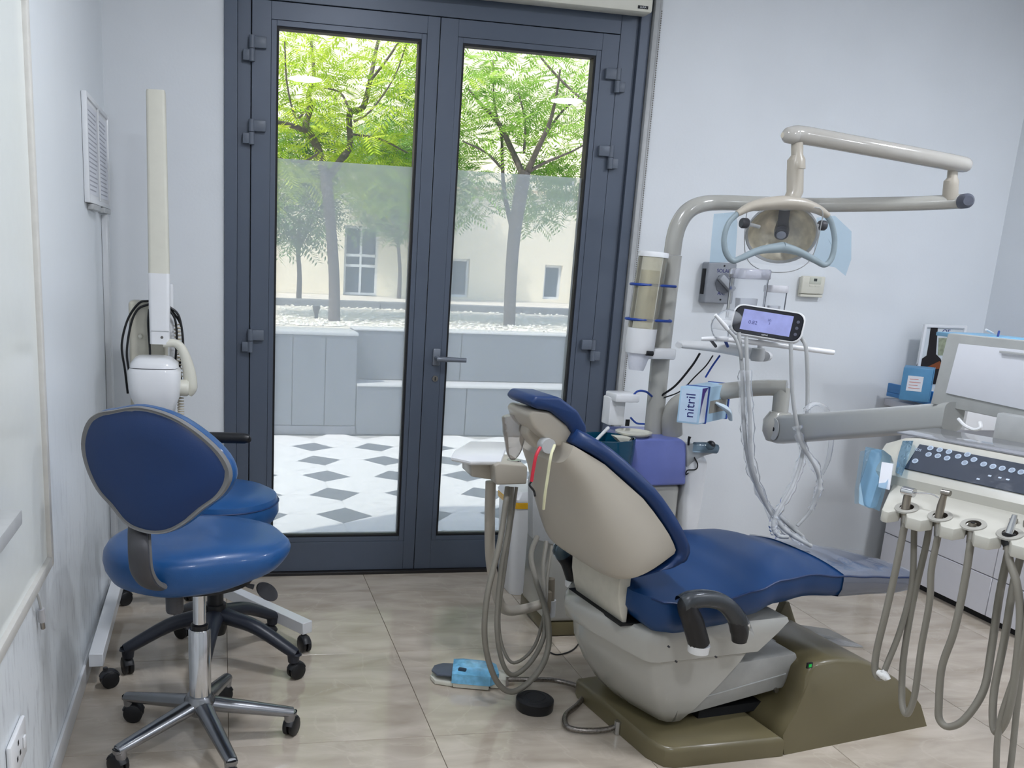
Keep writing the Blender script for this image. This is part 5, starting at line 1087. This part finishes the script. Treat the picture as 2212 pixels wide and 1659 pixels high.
# bag-wrapped handle at the left end
cwm = mat('blue_grey_handle', (150, 178, 196), .35)
obj('side_handle', MB().prism([TN(1895, 968, -.20), TN(1915, 975, -.20), TN(1925, 985, -.20), TN(1912, 1040, -.14), TN(1896, 1098, -.10), TN(1868, 1085, -.10), TN(1870, 1050, -.14)], N1*.03, .006, 2), cwm, du, 'handle wrapped in light blue film')
sb = obj('handle_bag', MB().loft([[TN(x, y, n+.035+dn) for x, y, n in ((1870, 965, -.17), (1908, 972, -.17), (1925, 985, -.17), (1918, 1040, -.12), (1900, 1104, -.07), (1866, 1090, -.07), (1858, 1040, -.12))] for dn in (-.07, -.035, .0, .012)]), bluew, du)
obj('bag_tail', MB().loft([[TN(1872, 972, -.16), TN(1862, 1020, -.14), TN(1858, 1060, -.12), TN(1868, 1088, -.10)], [TN(1858, 975, -.17), TN(1852, 1020, -.16), TN(1846, 1060, -.14), TN(1846, 1088, -.12)]], cap=False, closed=False), bluew, du)
lbp = MB().prism([TN(1906, 998, -.095), TN(1930, 1002, -.095), TN(1922, 1058, -.07), TN(1898, 1052, -.07)], N1*.002); lb_ = obj('paper_label', lbp, pap, du)
obj('label_print', MB().prism([TN(1912, 1006, -.0925), TN(1928, 1009, -.0925), TN(1927, 1014, -.0925), TN(1911, 1011, -.0925)], N1*.0008), inkb, lb_)
obj('keypad_sleeve', MB().loft([[TN(1950, 952, -.16), TN(1973, 952, -.155), TN(1962, 990, -.13), TN(1948, 1028, -.10), TN(1934, 1020, -.11), TN(1940, 985, -.14)], [TN(1950, 952, -.15), TN(1973, 952, -.145), TN(1962, 990, -.12), TN(1948, 1028, -.085), TN(1934, 1020, -.095), TN(1940, 985, -.125)]]), bluew, du)
# x-ray light box
vo = TN(2047, 722, -.42)
vp = [TN(2047, 722, -.42), TN(2050, 720, -.42), TN(2300, 745, -.42), TN(2265, 925, -.42), TN(2010, 872, -.42)]
fr_ = obj('light_box', MB().prism(vp, N1*-.025, .005, 3), mat('mid_grey_frame', (162, 164, 162), .4), du)
obj('light_panel', MB().prism([TN(2072, 742, -.4195), TN(2300, 766, -.4195), TN(2272, 898, -.4195), TN(2044, 849, -.4195)], N1*.003, .001), mat('milky_panel', (212, 214, 220), .25, var=.01), fr_)
obj('film_clip', MB().prism([TN(2160, 757, -.413), TN(2300, 772, -.413), TN(2300, 778, -.413), TN(2160, 762, -.413)], N1*.004, .001), greyp, fr_)
obj('light_box_stand', MB().box((.0, -.45, 1.03), (.30, -.40, 1.10), .004, M=basis(T0, E1, N1, Vector((0, 0, 1)))), greyp, du)
obj('wire_rest', MB().tube([TN(2070, 905, -.39), TN(2085, 920, -.38), TN(2105, 928, -.38), TN(2118, 924, -.38), TN(2117, 912, -.39)], .004, seg=8, res=5), white, du)
# arm back to the cuspidor
a0_, a1_ = PY(1690, 928, 2.80), Vector(TN(2060, 900, -.42)); q0 = a0_; q1 = a1_; q1.z = PY(1985, 905, 2.3).z if 0 else q1.z
dl = (q1-q0).normalized(); sd = Vector((-dl.y, dl.x, 0)).normalized()
def asec(p, h_, w_): return [p+sd*x+Vector((0, 0, y)) for x, y in rrect(w_, h_, min(w_, h_)*.3, 4)]
obj('long_arm', MB().loft([asec(q0-dl*.04, .06, .03), asec(q0-dl*.03, .09, .045), asec(q0, .098, .05), asec(q0.lerp(q1, .5), .083, .05), asec(q1, .07, .05)]), mat('grey_arm', (168, 170, 168), .3, coat=.2, var=.01), du)
obj('arm_disc', MB().cyl(q0-sd*.027, q0-sd*.030, .037, seg=30), greyp, du); obj('disc_screw', MB().cyl(q0-sd*.030, q0-sd*.0315, .007, seg=12), seamm, du)
sb0 = PY(1682, 915, 2.84); obj('arm_knuckle', MB().lathe([(0, -.065), (.035, -.06), (.05, -.03), (.052, .01), (.034, .04), (0, .04)], 26, Matrix.Translation(sb0)), beiged, du)
T([(1684, 895, 2.86), (1690, 838, 2.87)], .027, 'arm_riser', beiged, du, seg=22, res=1)
T([(1452, 938, 3.17), (1452, 905, 3.16), (1464, 876, 3.14), (1500, 860, 3.10), (1560, 846, 3.02), (1640, 838, 2.92), (1700, 838, 2.86)], [.038, .038, .036, .033, .030, .028, .0275], 'swan_arm', beiged, du, seg=24, res=6)
# thin tubes behind the pole
cb_ = thing('air_lines', 'thin black and blue air lines looping from the lamp pole to the bracket arm', 'cable', PY(1430, 850, 3.2))
T([(1512, 763, 3.1), (1495, 790, 3.12), (1460, 832, 3.16), (1428, 855, 3.19)], .0042, 'black_line', blackp, cb_, seg=8)
T([(1540, 768, 3.08), (1525, 790, 3.10), (1500, 815, 3.14), (1470, 845, 3.16), (1432, 860, 3.19)], .0026, 'black_line', blackp, cb_, seg=8)
T([(1555, 768, 3.06), (1538, 792, 3.08), (1524, 815, 3.10)], .0035, 'blue_line', bandm, cb_, seg=8)
T([(1408, 856, 3.2), (1395, 846, 3.18), (1378, 845, 3.17), (1366, 856, 3.17)], .004, 'blue_line', bandm, cb_, seg=8)
T([(1362, 902, 3.2), (1375, 914, 3.2), (1392, 916, 3.2)], .0035, 'blue_line', bandm, cb_, seg=8)

# ================================================================== WALL ITEMS, CABINET, COUNTER
WY = YB
a = PY(1521, 655, WY-.06); b = PY(1580, 568, WY-.06)
t = thing('isolator_switch', 'grey rotary isolator switch box on the wall left of the clear container', 'switch', ((a.x+b.x)/2, WY, (a.z+b.z)/2))
cx_, cz_ = (a.x+b.x)/2+.012, (a.z+b.z)/2
obj('housing', MB().box((a.x, WY-.06, a.z), (b.x+.03, WY, b.z), .008, 3), mat('isolator_grey', (142, 146, 152), .4), t)
obj('recess', MB().lathe([(0, 0), (.045, 0), (.045, .003), (.04, .004), (0, .004)], 8, Matrix.Translation((cx_+.02, WY-.06, cz_)) @ Matrix.Rotation(pi/2, 4, 'X')), mat('isolator_dark', (110, 114, 122), .4), t)
obj('rotary_handle', MB().box((-.014, -.095+.0, -.045), (.014, -.064, .045), .005, 2, M=Matrix.Translation((cx_+.02, WY, cz_)) @ Matrix.Rotation(R(-50), 4, 'Y')), mat('isolator_grey2', (160, 164, 170), .4), t)
obj('side_slot', MB().box((a.x-.003, WY-.045, cz_-.05), (a.x, WY-.015, cz_+.06), .001), seamm, t)
text('lettering', 'SOLAR', basis(Vector((cx_+.01, WY-.0606, b.z-.036)), (1, 0, 0), (0, 0, 1), (0, -1, 0)), .022, mat('navy_ink', (40, 44, 110), .5), t)
text('lettering', 'A/C', basis(Vector((cx_+.01, WY-.0606, a.z+.045)), (1, 0, 0), (0, 0, 1), (0, -1, 0)), .022, mat('navy_ink', (40, 44, 110), .5), t)
for zz in (b.z-.014, a.z+.018): obj('screw', MB().cyl((cx_+.01, WY-.062, zz), (cx_+.01, WY-.058, zz), .004, seg=10), seamm, t)
a = PY(1728, 641, WY-.03); b = PY(1784, 598, WY-.03)
t = thing('thermostat', 'cream wall thermostat to the right of the clear containers', 'thermostat', ((a.x+b.x)/2, WY, (a.z+b.z)/2)); cx_ = (a.x+b.x)/2
obj('back_plate', MB().box((a.x+.004, WY-.012, a.z+.002), (b.x, WY, b.z-.004), .003), cream, t)
obj('cover', MB().box((a.x, WY-.032, a.z+.014), (b.x, WY-.012, b.z), .006, 3), cream, t)
obj('lower_lip', MB().box((a.x+.002, WY-.030, a.z), (b.x-.002, WY-.012, a.z+.012), .003), cream, t)
obj('display_window', MB().box((cx_-.022, WY-.0335, b.z-.034), (cx_+.036, WY-.032, b.z-.004), .001), mat('cream_shade', (200, 202, 188), .4), t)
obj('display', MB().box((cx_-.002, WY-.0342, b.z-.022), (cx_+.014, WY-.0335, b.z-.010)), mat('lcd', (52, 60, 56), .3), t)
obj('button', MB().box((cx_-.02, WY-.0335, b.z-.046), (cx_+.005, WY-.032, b.z-.037), .001), cream, t); obj('button', MB().box((cx_+.008, WY-.0335, b.z-.046), (cx_+.034, WY-.032, b.z-.037), .001), cream, t)
# low cabinet run along the right wall
cab = thing('drawer_cabinet', 'long white drawer cabinet along the right wall on a dark toe kick', 'cabinet', (3.4, 1.8, 0))
cw = mat('white_laminate', (218, 218, 224), .28, coat=.2, var=.01); CXF = 3.135; ct = .80
obj('carcass', MB().box((CXF+.02, .25, .07), (XR-.001, 3.76, ct), .002), cw, cab)
obj('toe_kick', MB().box((CXF+.03, .25, .001), (XR-.01, 3.74, .07)), seamm, cab)
ysd = [3.757, 3.10, 2.32, 1.54, .80, .252]
for i in range(len(ysd)-1):
    hi_, lo2 = ysd[i], ysd[i+1]
    obj('drawer_front', MB().box((CXF, lo2+.002, .035), (CXF+.0195, hi_-.002, .200), .0015, 1), cw, cab)
    obj('drawer_front', MB().box((CXF, lo2+.002, .204), (CXF+.0195, hi_-.002, .50), .0015, 1), cw, cab)
    obj('drawer_front', MB().box((CXF, lo2+.002, .504), (CXF+.0195, hi_-.002, ct-.004), .0015, 1), cw, cab)
obj('worktop', MB().box((CXF-.015, .24, ct), (XR-.001, YB-.001, ct+.03), .003), cw, base=(3.4, 1.8, ct), label='white worktop on the drawer cabinet along the right wall', cat='worktop')
CT = ct+.03
# blue tray stand with box, frame
a = PY(1913, 872, 3.62); b = PY(2080, 872, 3.62)
t = thing('blue_shelf_tray', 'bright blue open tray on short grey legs at the corner of the worktop', 'tray', (a.x+.2, 3.6, CT))
zt3 = PY(1915, 872, 3.62).z+.008; bx0 = a.x; 
bx0 = max(bx0, 2.96)+.11
obj('tray_floor', MB().box((bx0, 3.50, zt3), (bx0+.42, 3.82, zt3+.02), .003), bluep, t)
obj('tray_side', MB().box((bx0, 3.50, zt3+.02), (bx0+.012, 3.82, PY(1915, 836, 3.66).z), .003), bluep, t)
obj('tray_back', MB().box((bx0+.012, 3.808, zt3+.02), (bx0+.42, 3.82, PY(1915, 836, 3.66).z-.01), .003), bluep, t)
for dx, dy in ((.19, .02), (.19, .29), (.39, .02), (.39, .29)): obj('leg', MB().box((bx0+dx-.0, 3.50+dy-.0, CT), (bx0+dx+.02, 3.50+dy+.02, zt3), .002), greyp, t)
t2 = thing('blue_box', 'dusty blue storage box with a small white label, standing in the blue tray', 'box', (bx0+.2, 3.62, zt3+.02))
zl = zt3+.0205; bl_ = PY(1940, 868, 3.56); br_ = PY(2030, 868, 3.56); zh = PY(1945, 793, 3.56).z
bd1 = Vector((.75, -.66, 0)).normalized(); bd2 = Vector((.66, .75, 0)).normalized(); bo = bl_.copy(); bo.z = zl; bhh = zh-zl
QM = basis(bo, bd1, bd2, Vector((0, 0, 1))); dbc = mat('dusty_blue_card', (86, 142, 182), .5)
obj('body', MB().box((0, 0, 0), (.115, .14, bhh), .003, M=QM), dbc, t2)
obj('flap', MB().box((.115, .004, .0), (.119, .14, bhh*.52), .001, M=QM).box((.1155, .004, bhh*.56), (.119, .14, bhh), .001, M=QM), dbc, t2)
lb2 = obj('label', MB().box((.022, -.0012, bhh*.30), (.082, -.0002, bhh*.76), M=QM), pap, t2)
for k in range(4): obj('label_print', MB().box((.03, -.0016, bhh*(.38+.09*k)), (.074-.01*(k % 2), -.0012, bhh*(.40+.09*k)), M=QM), mat('red_print', (200, 130, 120), .6), lb2)
# dark bottle and picture frame behind it
fa = PY(1994, 700, 3.80); fb = PY(2086, 700, 3.80)
t = thing('picture_frame', 'small white framed print with a dark bottle picture behind the blue box', 'frame', (fa.x+.08, 3.80, zt3+.02))
zf0, zf1 = zl, fa.z
obj('frame', ring(fa.x, zf0, fb.x, zf1, .014, 3.785, 3.80, .002), whitem, t)
pr = obj('print', MB().box((fa.x+.012, 3.794, zf0+.012), (fb.x-.012, 3.797, zf1-.012)), mat('pale_print', (206, 212, 214), .5, var=.05), t, smooth_=False)
text('lettering', 'OF', basis(Vector((fa.x*.45+fb.x*.55, 3.7935, zf1-.034)), (1, 0, 0), (0, 0, 1), (0, -1, 0)), .034, mat('navy_ink', (40, 44, 110), .5), pr)
bpx = [(2011, 708), (2026, 708), (2023, 750), (2022, 765), (2032, 775), (2040, 800), (2045, 830), (1970, 830), (1978, 795), (1984, 780), (2002, 768), (2006, 745)]
obj('bottle_picture', MB().prism([PY(x, y, 3.792) for x, y in bpx], Vector((0, .0015, 0))), mat('black_print', (22, 14, 16), .4), pr, smooth_=False)
obj('green_picture', MB().prism([PY(x, y, 3.7925) for x, y in ((2028, 730), (2050, 730), (2048, 768), (2026, 768))], Vector((0, .001, 0))), mat('sage_print', (150, 156, 130), .6, var=.3, scale=60), pr, smooth_=False)
obj('amber_picture', MB().prism([PY(x, y, 3.7912) for x, y in ((2004, 792), (2030, 780), (2040, 796), (2006, 798))], Vector((0, .001, 0))), mat('amber_print', (130, 66, 24), .5), pr, smooth_=False)
# light blue tray on top of the light box seen above it
q0_ = TN(2085, 720, -.50); 
t = thing('blue_instrument_tray', 'light blue instrument tray with small tools seen just above the light box', 'tray', Vector((3.32, 3.0, CT)))
za = PY(2120, 722, 3.1).z
obj('tray', MB().box((PY(2085, 720, 3.1).x, 3.0, za-.02), (PY(2190, 720, 3.1).x, 3.25, za-.004), .004), mat('sky_blue_plastic', (130, 186, 220), .4), t)
obj('stand', MB().box((PY(2100, 720, 3.1).x, 3.05, CT), (PY(2180, 720, 3.1).x, 3.22, za-.02), .004), white, t)
obj('tool', MB().cyl(PY(2155, 728, 3.05), PY(2158, 716, 3.1), .004, seg=8), bandm, t); obj('tool', MB().cyl(PY(2130, 712, 3.05), PY(2145, 720, 3.1), .004, seg=8), white, t)

# ================================================================== FLOOR ITEMS
a = PZ(1155, 1535); c = Vector((a.x, a.y+.0, 0)); c = PZ(1155, 1518, .02); c.z = 0
t = thing('round_foot_switch', 'round black foot switch disc on the floor before the chair base', 'foot switch', c)
obj('base', MB().lathe([(0, .001), (.058, .001), (.060, .006), (.060, .034), (0, .034)], 44, Matrix.Translation(c)), blackp, t)
obj('top_plate', MB().lathe([(0, .042), (.03, .042), (.0315, .0405), (.033, .042), (.046, .0405), (.0475, .039), (.049, .0402), (.056, .037), (.060, .0325), (.058, .030), (0, .030)], 44, Matrix.Translation(c)), mat('black_rubber', (30, 31, 34), .55), t)
t = thing('foot_pedal', 'beige foot control with grey pedal plate wrapped in light blue film', 'foot pedal', PZ(1010, 1470))
A_ = PZ(977, 1487); B_ = PZ(1056, 1494); d1_ = (B_-A_); d1_.z = 0; d1_.normalize(); d2_ = Vector((-d1_.y, d1_.x, 0)); PM = basis(A_, d1_, d2_, Vector((0, 0, 1))); Lp = (B_-A_).length
obj('body', MB().box((0, 0, .002), (Lp, .115, .052), .006, 2, M=PM), cream, t)
obj('side_block', MB().box((Lp+.0005, .02, .002), (Lp+.055, .10, .038), .006, 2, M=PM), cream, t)
obj('pedal_plate', MB().prism([PM @ Vector(p) for p in ((.0, .012, .034), (-.055, .02, .030), (-.075, .05, .030), (-.068, .085, .032), (-.04, .105, .034), (.0, .105, .036))], Vector((0, 0, .007)), .002), mat('slate_plate', (84, 92, 104), .45), t)
obj('pedal_base', MB().prism([PM @ Vector(p) for p in ((.0, .008, .002), (-.06, .016, .002), (-.078, .05, .002), (-.07, .09, .002), (.0, .108, .002))], Vector((0, 0, .014)), .002), cream, t)
obj('film_wrap', MB().loft([[PM @ Vector((x, y, z)) for x, y in ((-.004, -.003), (Lp*.5, -.004), (Lp+.002, -.003), (Lp+.03, .03), (Lp+.02, .10), (Lp, .12), (.03, .125), (-.004, .115))] for z in (.020, .040, .054)]+[[PM @ Vector((x, y, .062)) for x, y in ((.015, .02), (Lp*.5, .015), (Lp-.01, .02), (Lp, .04), (Lp-.01, .09), (Lp-.02, .1), (.04, .105), (.015, .09))]]), mat('shiny_blue_film', (120, 190, 228), .18, coat=.6, var=.25, scale=35, bump=1., bscale=70), t, 'light blue film wrapped over the pedal body')
obj('button', MB().prism([PM @ Vector(p) for p in ((.014, .012, .056), (.04, .008, .056), (.044, .02, .056), (.018, .026, .056))], Vector((0, 0, .012)), .003), mat('dark_button', (40, 58, 74), .4), t)
cq = PM @ Vector((Lp+.056, .06, .022)); obj('connector', MB().cyl(cq+Vector((0, 0, -.02)), cq+Vector((0, 0, .012)), .010, seg=16), chrome, t)
hs = [cq, PZ(1150, 1468, .03), PZ(1200, 1470, .015), PZ(1250, 1483, .012), PZ(1262, 1500, .012), PZ(1248, 1522, .012), PZ(1222, 1545, .012), PZ(1226, 1570, .012), PZ(1262, 1578, .012), PZ(1310, 1576, .014), PZ(1328, 1570, .02)]
obj('steel_hose', MB().tube(hs, .0085, seg=12, res=10), mat('braided_steel', (140, 134, 128), .35, metal=.9, var=.3, scale=150), t)
cn = PZ(1335, 1566, .03); obj('wall_elbow', MB().cyl(cn+Vector((0, 0, -.028)), cn+Vector((0, 0, .014)), .0115, seg=16).cyl(cn, cn+Vector((.03, .02, .004)), .009, seg=14), chrome, t)
obj('floor_cable', MB().tube([PZ(1160, 1325, .004), PZ(1195, 1354, .004), PZ(1230, 1356, .004), PZ(1257, 1346, .004), PZ(1258, 1372, .004), PZ(1240, 1402, .004), PZ(1205, 1414, .004), PZ(1180, 1405, .004)], .0028, seg=8, res=6), blackp, base=PZ(1205, 1354), label='thin black cable looping on the floor beside the chair base', cat='cable')
# waste bin with yellow liner
bA = PZ(1097, 1280); bB = PZ(1150, 1292); t = thing('waste_bin', 'white pedal bin with a yellow liner behind the assistant tray pole', 'bin', (bA.x+.07, bA.y+.08, 0))
bc = Vector((bA.x+.085, bA.y+.06, 0)); ht = PY(1120, 1085, bc.y-.08).z
def bsec(w_, d_, z): return [Vector((bc.x+x, bc.y+y, z)) for x, y in rrect(w_, d_, .03, 5)]
obj('body', MB().loft([bsec(.17, .19, .001), bsec(.18, .20, .02), bsec(.215, .235, ht)]), white, t)
obj('liner', MB().loft([bsec(.222, .242, ht-.018), bsec(.226, .246, ht+.004), bsec(.218, .238, ht+.008)]), mat('yellow_liner', (232, 178, 40), .4, bump=.8, bscale=60), t, 'yellow bin liner')
obj('lid', MB().loft([bsec(.224, .244, ht+.009), bsec(.226, .246, ht+.02), bsec(.19, .21, ht+.05)]), white, t)
obj('pedal_recess', MB().box((bc.x-.02, bc.y-.112, .02), (bc.x+.07, bc.y-.09, .09), .004), blackp, t)
